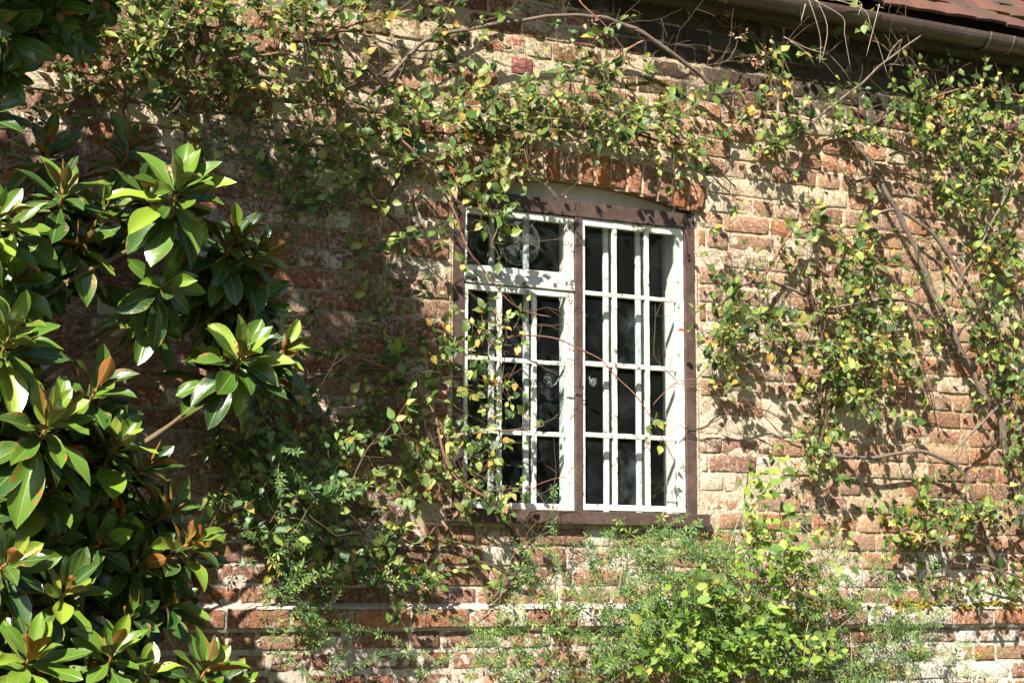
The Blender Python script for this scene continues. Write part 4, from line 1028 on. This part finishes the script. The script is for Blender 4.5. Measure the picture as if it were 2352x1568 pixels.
for b in [(1450, 1250, 90, 30, 60), (1540, 1260, 90, 40, 80), (1620, 1245, 60, 35, 50), (1420, 1310, 80, 50, 90), (1520, 1330, 90, 60, 160), (1630, 1310, 80, 60, 150), (1500, 1420, 90, 60, 140), (1600, 1420, 90, 60, 170), (1700, 1400, 90, 60, 150),
          (1400, 1440, 70, 60, 80), (1480, 1520, 90, 60, 140), (1600, 1520, 100, 60, 180), (1720, 1510, 90, 60, 160), (1820, 1480, 80, 60, 120), (1350, 1530, 80, 50, 70), (1880, 1550, 80, 40, 80), (1800, 1380, 70, 60, 90), (1900, 1420, 70, 50, 70), (1250, 1540, 80, 40, 40),
          (2000, 1340, 70, 40, 50), (700, 1100, 50, 60, 60), (740, 1400, 60, 50, 50), (690, 1480, 60, 40, 40), (1140, 1520, 70, 40, 50), (1890, 1290, 60, 50, 60), (1690, 1250, 40, 40, 50), (2010, 1460, 60, 40, 34)]:
    pJ.blob(*b, d=0.2, dd=0.07, kind='jasmine', size=0.027, gap=0.010, pal=JAS, yel=0.05, dry=0.0, L=(0.06, 0.15), join=False)
for b in [(1470, 1300, 60, 30, 10), (1900, 1350, 60, 40, 12), (1820, 1300, 50, 30, 10), (1600, 1440, 80, 50, 12), (1380, 1330, 40, 20, 6)]:
    pJ.blob(*b, d=0.12, dd=0.03, kind='dry', size=0.022, pal=DRYS, yel=0, dry=0, L=(0.03, 0.07), gap=0.012, join=False)
for b in [(640, 1040, 40, 80, 34), (720, 1150, 80, 70, 44), (600, 1250, 60, 60, 30), (650, 1370, 70, 60, 34)]:
    pJ.blob(*b, d=0.40, dd=0.06, kind='jasmine', size=0.026, gap=0.010, pal=JAS, yel=0.03, dry=0.0, L=(0.08, 0.2), join=False)
for b in [(2020, 1400, 60, 40, 50), (2060, 1500, 70, 50, 60), (1960, 1520, 70, 40, 70), (2150, 1450, 60, 40, 40), (2100, 1390, 50, 30, 34), (2180, 1530, 70, 40, 30), (2080, 1560, 70, 30, 44), (1180, 1400, 70, 50, 20), (1060, 1460, 70, 40, 16), (820, 1470, 70, 40, 14), (1300, 1420, 60, 60, 60)]:
    pJ.blob(*b, d=0.2, dd=0.06, kind='jasmine', size=0.027, gap=0.012, pal=JAS, yel=0.05, dry=0.0, L=(0.10, 0.24), join=False)
# long straw coloured and green shoots that arch through the bush
for k in range(34):
    x0 = rj.uniform(1150, 2050); x1 = x0 + rj.gauss(-60, 190); y1 = rj.uniform(1150, 1420); bow = rj.gauss(0, 60)
    P = smooth_path([pt(x0, 1640, .22), pt(x0+(x1-x0)*.35+bow, 1640+(y1-1640)*.45, .27), pt(x0+(x1-x0)*.75+bow*.6, 1640+(y1-1640)*.85, .28), pt(x1+rj.gauss(0, 30), y1+rj.uniform(-20, 40), .22)], 8)
    tube('stem', [p-pJ.base for p in P], 0.0019, 0.0009, rj.choice((M_DEADSTEM, M_GREENSTEM, M_GREENSTEM)), pJ.root, 5)
pJ.finish(300)

# --- broad leaved bright plant in front of the jasmine
pG = Plant('leafy_shrub', 'bright green broad leaved shrub growing through the fine stems below the sill', 'shrub', (3.9, -0.3, 0.02), 26, M_LEAF2, M_GREENSTEM); pG.dens = 1.7
for p in [[(1850, 1640, .2), (1830, 1450, .24), (1800, 1280, .22), (1790, 1130, .2)], [(1760, 1640, .2), (1740, 1460, .24), (1720, 1280, .24), (1710, 1120, .2)], [(1660, 1640, .2), (1650, 1500, .25), (1690, 1400, .24)], [(1560, 1640, .2), (1580, 1520, .25), (1560, 1440, .22)], [(1460, 1640, .2), (1470, 1530, .24), (1440, 1460, .22)]]:
    pG.stem([(x, y, d) for x, y, d in p], .003, .002, M_GREENSTEM, 6, 0.1)
for b in [(1700, 1110, 45, 18, 9), (1720, 1180, 40, 30, 12), (1790, 1120, 22, 25, 6), (1760, 1230, 50, 35, 20), (1700, 1270, 50, 35, 22), (1790, 1290, 50, 35, 20), (1840, 1340, 50, 30, 22), (1740, 1350, 70, 40, 34), (1690, 1440, 80, 45, 60), (1620, 1500, 80, 45, 60),
          (1700, 1520, 80, 40, 60), (1790, 1470, 70, 45, 46), (1550, 1530, 70, 35, 40), (1470, 1510, 60, 40, 26), (1830, 1540, 60, 30, 26), (1600, 1400, 60, 40, 26), (1880, 1300, 40, 30, 12)]:
    pG.blob(*b, d=0.31, dd=0.05, kind='serrate', size=0.043, gap=0.026, pal=BRIGHT, yel=0.03, dry=0.0, L=(0.07, 0.14), up_=0.8)
pG.finish(300)

# --- dry stems that hang over the gutter
dv = empty('dry_vine', tuple(pt(1900, 40, 0.22)))
tag(dv, 'dry leafless pale stems hanging down over the gutter', 'dead vine')
DB = pt(1900, 40, 0.22)
for q in [[(1850, -20), (1872, 40), (1885, 95), (1882, 150)], [(1866, -20), (1900, 60), (1888, 140)], [(1870, 0), (1935, 40), (1940, 80), (1955, 165)], [(1880, -10), (1980, 20), (2000, 60), (2020, 110), (2040, 180)],
          [(1905, 0), (1975, 5), (1972, 35)], [(2020, 10), (2010, 50), (1990, 130)], [(2030, 20), (2012, 12)], [(1850, 10), (1840, 50)], [(1800, 85), (1850, 110), (1900, 125)], [(1815, 95), (1850, 120), (1872, 150)]]:
    P = smooth_path([pt(x, y, 0.215-0.0004*max(0, y-40)) for x, y in q], 4)
    tube('stem', [p-DB for p in P], 0.0019, 0.0012, M_DEADSTEM, dv, 5)

# --- moss on the ledge
def moss():
    bm = bmesh.new(); rm = random.Random(5)
    for i in range(900):
        x = rm.uniform(4.35, 5.75); dens = noise.noise(Vector((x*5, 0, 0)))
        if dens < -0.15 and rm.random() < 0.85: continue
        r = rm.uniform(0.004, 0.009)*(1+max(0, dens)); z = Z0+COURSE+rm.uniform(-0.018, 0.03)*(0.6+dens)
        y = -0.032+rm.uniform(-0.006, 0.022)
        mt = Matrix.Translation((x, y, rz(z))) @ Matrix.Rotation(rm.random()*6, 4, 'X') @ Matrix.Diagonal((1, 0.9, 0.8, 1))
        bmesh.ops.create_icosphere(bm, subdivisions=1, radius=r, matrix=mt)
    for v in bm.verts: v.co += noise.noise_vector(v.co*210)*0.0022
    a = N('moss'); p = a.pos(); n = a.noise(260, 3, 0.6, p)
    a.base(a.mix(n, (0.11, 0.09, 0.015), (0.34, 0.27, 0.05)), 0.95, 0.1, a.bump(n, 0.8, 0.004))
    o = link('moss', from_bm('moss', bm), None, a.m); tag(o, 'yellow green moss cushions on the brick ledge at lower right', 'moss', kind='stuff')
moss()

# ------------------------------------------------------------------ magnolia
def mag_leaf_shape(v):
    r_ = random.Random(900+v); nl, nc = 9, 6
    fold = r_.uniform(0.08, 0.65); curl = r_.uniform(-0.62, 0.16); tw = r_.uniform(-0.6, 0.6); wav = r_.uniform(0.012, 0.055); ph = r_.uniform(0, 6); wid = r_.uniform(0.165, 0.215); tip = r_.uniform(-0.35, 0.1)
    V, UV = [], []
    for lay in (0, 1):
        for i in range(nl+1):
            y = i/nl; s = max(0.0, (y-0.05)/0.95)
            w = wid*(math.sin(math.pi*min(1, s**1.18))**0.72) if s > 0 else 0.0
            w = max(w, 0.014 if y < 0.1 else 0.004)
            for k in range(nc+1):
                u = 2*k/nc-1; x = u*w
                z = abs(u)**1.5*w*fold + curl*0.55*y*y + tip*0.25*max(0, y-0.75)**1.5 + wav*math.sin(y*9+ph+u*2)*abs(u)**2*(1 if 0.1 < y < 0.95 else 0)
                a = tw*y
                V.append((x*math.cos(a)-z*math.sin(a)*0.3, y*(1-0.12*abs(curl)*y), z + x*math.sin(a) - (0.006*(1-u*u*0.6) if lay else 0))); UV.append((k/nc, y))
    b = (nl+1)*(nc+1); F, MI = [], []
    for lay in (0, 1):
        for i in range(nl):
            for k in range(nc):
                a = lay*b + i*(nc+1)+k; q = (a, a+1, a+nc+2, a+nc+1)
                F.append(q if lay == 0 else q[::-1]); MI.append(lay)
    return np.array(V), np.array(F), np.array(UV), np.array(MI)
MAGS = [mag_leaf_shape(v) for v in range(14)]
MGREEN = [(0.034, 0.084, 0.017), (0.048, 0.111, 0.018), (0.025, 0.068, 0.017), (0.067, 0.142, 0.02), (0.039, 0.095, 0.026)]
MYOUNG = [(0.119, 0.218, 0.025), (0.081, 0.165, 0.021), (0.188, 0.277, 0.032)]
UND = [(0.25, 0.108, 0.026), (0.28, 0.135, 0.035), (0.15, 0.10, 0.035), (0.13, 0.13, 0.05)]
def mag_mesh(name, items, base):
    """items: (matrix 3x3, origin, variant, tint, under)"""
    VV, FF, UU, CC, DD, MM = [], [], [], [], [], []; o = 0
    for B, p, v, tint, und in items:
        V, F, UV, MI = MAGS[v]
        VV.append(V @ B.T + p); FF.append(F+o); UU.append(UV); MM.append(MI); o += len(V)
        CC.append(np.tile(tint, (len(V), 1))); DD.append(np.tile(und, (len(V), 1)))
    me = mesh_np(name, np.concatenate(VV), np.concatenate(FF), np.concatenate(CC), True, np.concatenate(UU))
    a = me.color_attributes.new('und', 'FLOAT_COLOR', 'POINT'); d = np.concatenate(DD); a.data.foreach_set('color', np.concatenate([d, np.ones((len(d), 1))], 1).astype(np.float32).ravel())
    me.materials.append(M_MAG); me.materials.append(M_MAGU)
    me.polygons.foreach_set('material_index', np.concatenate(MM).astype(np.int32)); return me
MBASE = Vector((0.30, -0.95, 0.0))
mag = empty('magnolia_tree', tuple(MBASE)); tag(mag, 'magnolia tree with big glossy leaves and rusty undersides at the left', 'tree')
rm = random.Random(31)
TRUNK = [MBASE, MBASE+Vector((0.03, 0.02, 0.8)), MBASE+Vector((0.08, 0.05, 1.7)), MBASE+Vector((0.05, 0.03, 2.6)), MBASE+Vector((0.15, 0, 3.5)), MBASE+Vector((0.2, 0, 4.3))]
TP = smooth_path(TRUNK, 8); tube('trunk', [p-MBASE for p in TP], 0.075, 0.03, M_BARK, mag, 12, 0.3)
mleaves = []
def whorl(C, axis, n, L, young=0.5, spread_=1.0):
    axis = axis.normalized(); e1 = axis.orthogonal().normalized(); e2 = axis.cross(e1); ph = rm.uniform(0, 6.28)
    for i in range(n):
        f = i/max(1, n-1)                       # 0 young heart, 1 old outside
        th = ph + i*2.39996 + rm.uniform(-0.25, 0.25)
        el = math.radians((16 + 106*f**0.9)*spread_ + rm.uniform(-11, 11))
        rad = e1*math.cos(th)+e2*math.sin(th)
        t = axis*math.cos(el) + rad*math.sin(el)
        t = (t + Vector((0, 0, -0.30*f))).normalized()
        nrm = axis*math.sin(el) - rad*math.cos(el) + Vector((rm.gauss(0, .18), rm.gauss(0, .18), 0.25+rm.gauss(0, .18)))
        p = C - axis*(0.105*f) + rad*0.006
        size = L*(0.62+0.46*min(1, f*1.6))*rm.uniform(0.72, 1.15)
        tint = rm.choice(MYOUNG) if rm.random() < young*(1.25-f) else rm.choice(MGREEN)
        mleaves.append((p, t, nrm, size, tuple(tint), rm.randrange(14), rm.choice(UND)))
def branch(C, axis, r=0.0055, back=0.16, low=0.3):
    q = C - axis*0.09; q2 = C - axis*back
    zt = max(low, q2.z - 0.45*math.hypot(q2.x-MBASE.x, q2.y-MBASE.y) - 0.05)
    tp = min(TP, key=lambda p: abs(p.z-zt))
    mid = tp.lerp(q2, 0.5) + Vector((rm.gauss(0, .03), 0.10, -0.12+rm.gauss(0, .03)))
    mid2 = tp.lerp(q2, 0.8) + Vector((rm.gauss(0, .02), 0.10, -0.03))
    P = smooth_path([tp, mid, mid2, q2, q], 7)
    P = [p + noise.noise_vector(p*6)*0.012 for p in P[:-1]] + [P[-1]]
    tube('branch', [p-MBASE for p in P], 0.0085, r, M_MAGB, mag, 7, 0.2)
    tube('shoot', [p-MBASE for p in (q, C-axis*0.04, C+axis*0.005)], r, 0.004, M_MAGT, mag, 6, 0.1)
    tube('bud', [p-MBASE for p in (C-axis*0.002, C+axis*0.012, C+axis*0.028, C+axis*0.04)], 0.0045, 0.0012, M_MAGT, mag, 6, 0.0)
# centre (noted on the picture), distance from the wall, axis, number of leaves, leaf length, share of young leaves
CL = [(413, 425, .66, (0.12, -.45, .9), 19, .192, .8), (145, 430, .55, (0, -.3, .95), 12, .17, .1), (-10, 500, .75, (.3, -.5, .8), 13, .17, .9), (540, 545, .50, (.25, -.35, .9), 15, .165, .12), (600, 570, .46, (.5, -.3, .8), 13, .16, .2),
      (385, 650, .58, (.1, -.75, .2), 8, .16, .5), (562, 812, .60, (.2, -.6, .75), 18, .182, .75), (655, 800, .48, (.6, -.35, .7), 12, .155, .25), (25, 770, .82, (.3, -.4, .85), 15, .195, .85), (118, 965, .86, (.35, -.45, .85), 17, .20, .85),
      (225, 890, .70, (.4, -.35, .85), 13, .175, .4), (272, 1020, .72, (.45, -.4, .8), 13, .165, .35), (345, 1065, .66, (.7, -.35, .65), 11, .16, .5), (445, 1240, .66, (.75, -.35, .6), 13, .165, .35), (160, 1345, .80, (.3, -.5, .75), 11, .16, .3),
      (70, 1500, .86, (.1, -.5, .85), 13, .17, .95), (262, 1490, .82, (.1, -.45, .88), 12, .165, .95), (338, 1545, .78, (.2, -.5, .85), 8, .14, .95), (478, 1530, .72, (.3, -.45, .85), 11, .17, .75), (110, 1130, .72, (.5, -.6, .4), 14, .17, .3),
      (20, 1290, .80, (.4, -.6, .5), 12, .17, .45), (250, 1170, .62, (.5, -.6, .3), 14, .17, .1), (330, 1290, .62, (.6, -.5, .4), 14, .17, .2), (230, 1250, .66, (.3, -.7, .3), 12, .17, .15), (120, 1240, .66, (.2, -.7, .3), 13, .17, .2),
      (190, 560, .52, (.5, -.5, .4), 13, .17, .25), (100, 610, .50, (.1, -.7, .2), 13, .17, .15), (250, 470, .45, (.4, -.4, .6), 11, .165, .1), (40, 640, .62, (.2, -.7, .3), 11, .17, .5), (300, 330, .36, (.2, -.3, .9), 11, .155, 0), (110, 330, .34, (0, -.3, .9), 9, .155, 0),
      (400, 1170, .60, (.6, -.4, .5), 11, .16, .15), (400, 1380, .60, (.5, -.5, .4), 11, .16, .15), (60, 1000, .66, (.4, -.6, .4), 12, .17, .2), (200, 1050, .62, (.4, -.6, .3), 12, .17, .1), (30, 1420, .72, (.3, -.6, .4), 11, .17, .4), (300, 1420, .62, (.4, -.6, .4), 11, .165, .2), (140, 1440, .64, (.2, -.7, .3), 11, .17, .2),
      (520, 1570, .60, (.5, -.4, .7), 9, .16, .5), (20, 95, .55, (.2, -.5, -.55), 12, .165, 0), (135, 25, .50, (.3, -.3, -.7), 10, .16, 0), (235, 0, .45, (.4, -.2, -.7), 9, .15, 0), (70, 70, .5, (.2, -.4, -.7), 12, .165, 0), (175, 70, .42, (.3, -.3, -.8), 9, .15, 0), (15, 170, .46, (.3, -.4, -.6), 11, .16, 0), (-40, 60, .6, (.3, -.4, -.5), 12, .165, 0), (-30, 260, .5, (.3, -.4, .3), 11, .165, 0), (15, 890, .70, (.5, -.6, .3), 11, .17, .4), (500, 640, .42, (.3, -.6, -.1), 11, .16, .05), (600, 700, .40, (.5, -.5, -.2), 9, .15, .05)]
for cx, cy, d, ax, n, L, yg in CL:
    if cy > 300:
        C2 = pt(cx+rm.uniform(-70, 25), cy+rm.uniform(5, 75), d-0.13); A2 = (Vector(ax).normalized() + Vector((rm.gauss(0, .25), -0.3, rm.gauss(0, .2)-0.1))).normalized(); whorl(C2, A2, 14, L*0.95, yg*0.35)
        B2 = pt(cx, cy, d) - (Vector(ax).normalized()+Vector((-0.05, -0.42, -0.02))).normalized()*0.15; tube('shoot', [p-MBASE for p in smooth_path([B2, B2.lerp(C2-A2*0.1, .6)+Vector((0, 0, -.02)), C2-A2*0.08, C2], 4)], .0055, .004, M_MAGB, mag, 6, 0.1)
    C = pt(cx, cy, d); A = (Vector(ax).normalized() + Vector((-0.05, -0.34, -0.02))).normalized(); whorl(C, A, int(n*1.75)+2, L*0.98, min(1, yg*1.0+0.05*(cy > 1000))); branch(C, A)
# the part of the crown above and beside the view, which shades the wall left of the window
ns = 0; tries = 0
while ns < 62 and tries < 6000:
    tries += 1
    sx = rm.uniform(-250, 1010); sy = rm.uniform(390, 770); d = rm.uniform(1.0, 1.9)
    if ns % 4 == 0: sx = rm.uniform(880, 1010); sy = rm.uniform(700, 1060)
    elif sx > 520 and sy > 740: continue
    elif sx < 600 and sy < 470 and rm.random() < 0.6: continue
    S = pt(sx, sy, 0); C = S - LDIR*(d/LDIR.y); x, y = proj(C)
    if x > -170 and y > -190: continue
    tp = min(TP, key=lambda p: (p-C).length); A = ((C-tp).normalized()*0.5 + Vector((0, -.2, .75))).normalized()
    whorl(C, A, 12, .175, .4); branch(C, A, low=4.0 if y < -100 else 0.3); ns += 1
for k in range(46):             # the body of the tree, left of the view
    C = Vector((rm.uniform(-0.1, 0.95), rm.uniform(-1.5, -0.15), rm.uniform(0.5, 3.6)))
    x, y = proj(C)
    if x > -200: C.x -= (x+200)/400.0
    S = C + LDIR*(-C.y/LDIR.y); sx, sy = proj(S)
    if sx > 350 and sy > 800: continue
    A = ((C-Vector((MBASE.x, MBASE.y, C.z-0.3))).normalized() + Vector((0, 0, .5))).normalized(); whorl(C, A, 13, .17, .3); branch(C, A)
def mscore(l):
    p, t, n, size, *_ = l
    q = p + t*size*0.5
    return (size*size*(0.2+abs(basis(t, n).col[2].dot((CAM-p).normalized()))) * (1+1.5*(-p.y))) if in_frame(q) else -1
mleaves.sort(key=mscore, reverse=True)
MM_ = {}
for (p, t, n, size, tint, v, und) in mleaves[:300]:
    key = (v, tint, und)
    if key not in MM_: MM_[key] = mag_mesh('leaf', [(np.eye(3), np.zeros(3), v, tint, und)], None)
    o = link('leaf', MM_[key], mag); mt = basis(t, n).to_4x4() @ Matrix.Scale(size, 4); mt.translation = p-MBASE; o.matrix_basis = mt
o = link('foliage', mag_mesh('foliage', [(np.array(basis(t, n))*size, np.array(p-MBASE), v, tint, und) for (p, t, n, size, tint, v, und) in mleaves[300:]], None), mag); tag(o, kind='stuff')

# ------------------------------------------------------------------ garden hedge across the lawn (the panes mirror it)
def hedge():
    root = empty('garden_hedge', (11, -15, 0)); tag(root, 'tall dark garden hedge across the lawn, faintly mirrored in the window panes', 'hedge')
    rh = np.random.default_rng(3); n = 45000
    x = rh.uniform(-10, 12, n); z = rh.uniform(0.1, 1, n)**0.8; top = 7.5+1.2*np.sin(x*0.9)+0.8*np.sin(x*2.3+1); z = z*top
    y = 1.2*np.sin(x*1.3+z*0.8)*0.5 + rh.normal(0, 0.35, n) + 0.5*np.sin(z*2.1+x)
    P = np.stack([x, y, z], 1); s = rh.uniform(0.14, 0.32, n)[:, None]
    a = rh.normal(size=(n, 3)); a /= np.linalg.norm(a, axis=1)[:, None]; b = np.cross(a, rh.normal(size=(n, 3))); b /= np.linalg.norm(b, axis=1)[:, None]
    V = np.stack([P-a*s, P+b*s*0.5, P+a*s, P-b*s*0.5], 1).reshape(-1, 3); F = np.arange(4*n).reshape(-1, 4)
    t = rh.uniform(0.7, 1.4, n)[:, None]*np.array((0.045, 0.075, 0.02)); C = np.repeat(t, 4, 0)
    tag(link('foliage', mesh_np('foliage', V, F, C), root, M_LEAF2), kind='stuff')
    for xx in np.arange(-9, 12, 2.6):
        tube('trunk', [Vector((xx, 0.3, 0)), Vector((xx+.1, 0.3, 2.5)), Vector((xx-.05, .3, 6))], 0.12, 0.04, M_BARKD, root, 8, 0.2)
hedge()

# ------------------------------------------------------------------ bricks: the 300 that show largest stand alone, the others are joined
bpy.context.view_layer.update()
dg = bpy.context.evaluated_depsgraph_get()
def seen(b):
    if not in_frame(Vector((b['cx'], 0, rz(b['cz']))), 60): return -1.0
    hit = 0; tot = 0
    for fx_ in (-0.6, -0.2, 0.2, 0.6):
        for fz_ in (-0.4, 0.4):
            p = Vector((b['cx']+fx_*b['w']/2, b['y']-0.004, rz(b['cz']+fz_*b['h']/2)))
            tot += 1; d = p-CAM; L = d.length
            ok, loc, *_ = sc.ray_cast(dg, CAM, d/L, distance=L-0.006)
            if not ok and in_frame(p): hit += 1
    return b['w']*b['h']*hit/tot
arch_part = empty('arch_ring')
arch_part.parent = wall
for b in bricks: b['sc'] = seen(b)
bricks.sort(key=lambda b: b['sc'], reverse=True)
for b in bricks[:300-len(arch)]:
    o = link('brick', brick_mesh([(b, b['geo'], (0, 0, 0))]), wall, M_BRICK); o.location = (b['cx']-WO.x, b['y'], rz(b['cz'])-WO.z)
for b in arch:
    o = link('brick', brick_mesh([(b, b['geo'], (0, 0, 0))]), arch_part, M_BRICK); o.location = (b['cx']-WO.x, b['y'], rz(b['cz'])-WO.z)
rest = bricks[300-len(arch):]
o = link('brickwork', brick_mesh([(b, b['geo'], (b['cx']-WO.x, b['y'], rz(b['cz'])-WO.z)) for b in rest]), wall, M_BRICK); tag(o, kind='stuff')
print('bricks', len(bricks), 'mag leaves', len(mleaves), 'tris', sum(len(o.data.loop_triangles) or len(o.data.polygons)*2 for o in bpy.data.objects if o.type == 'MESH'))
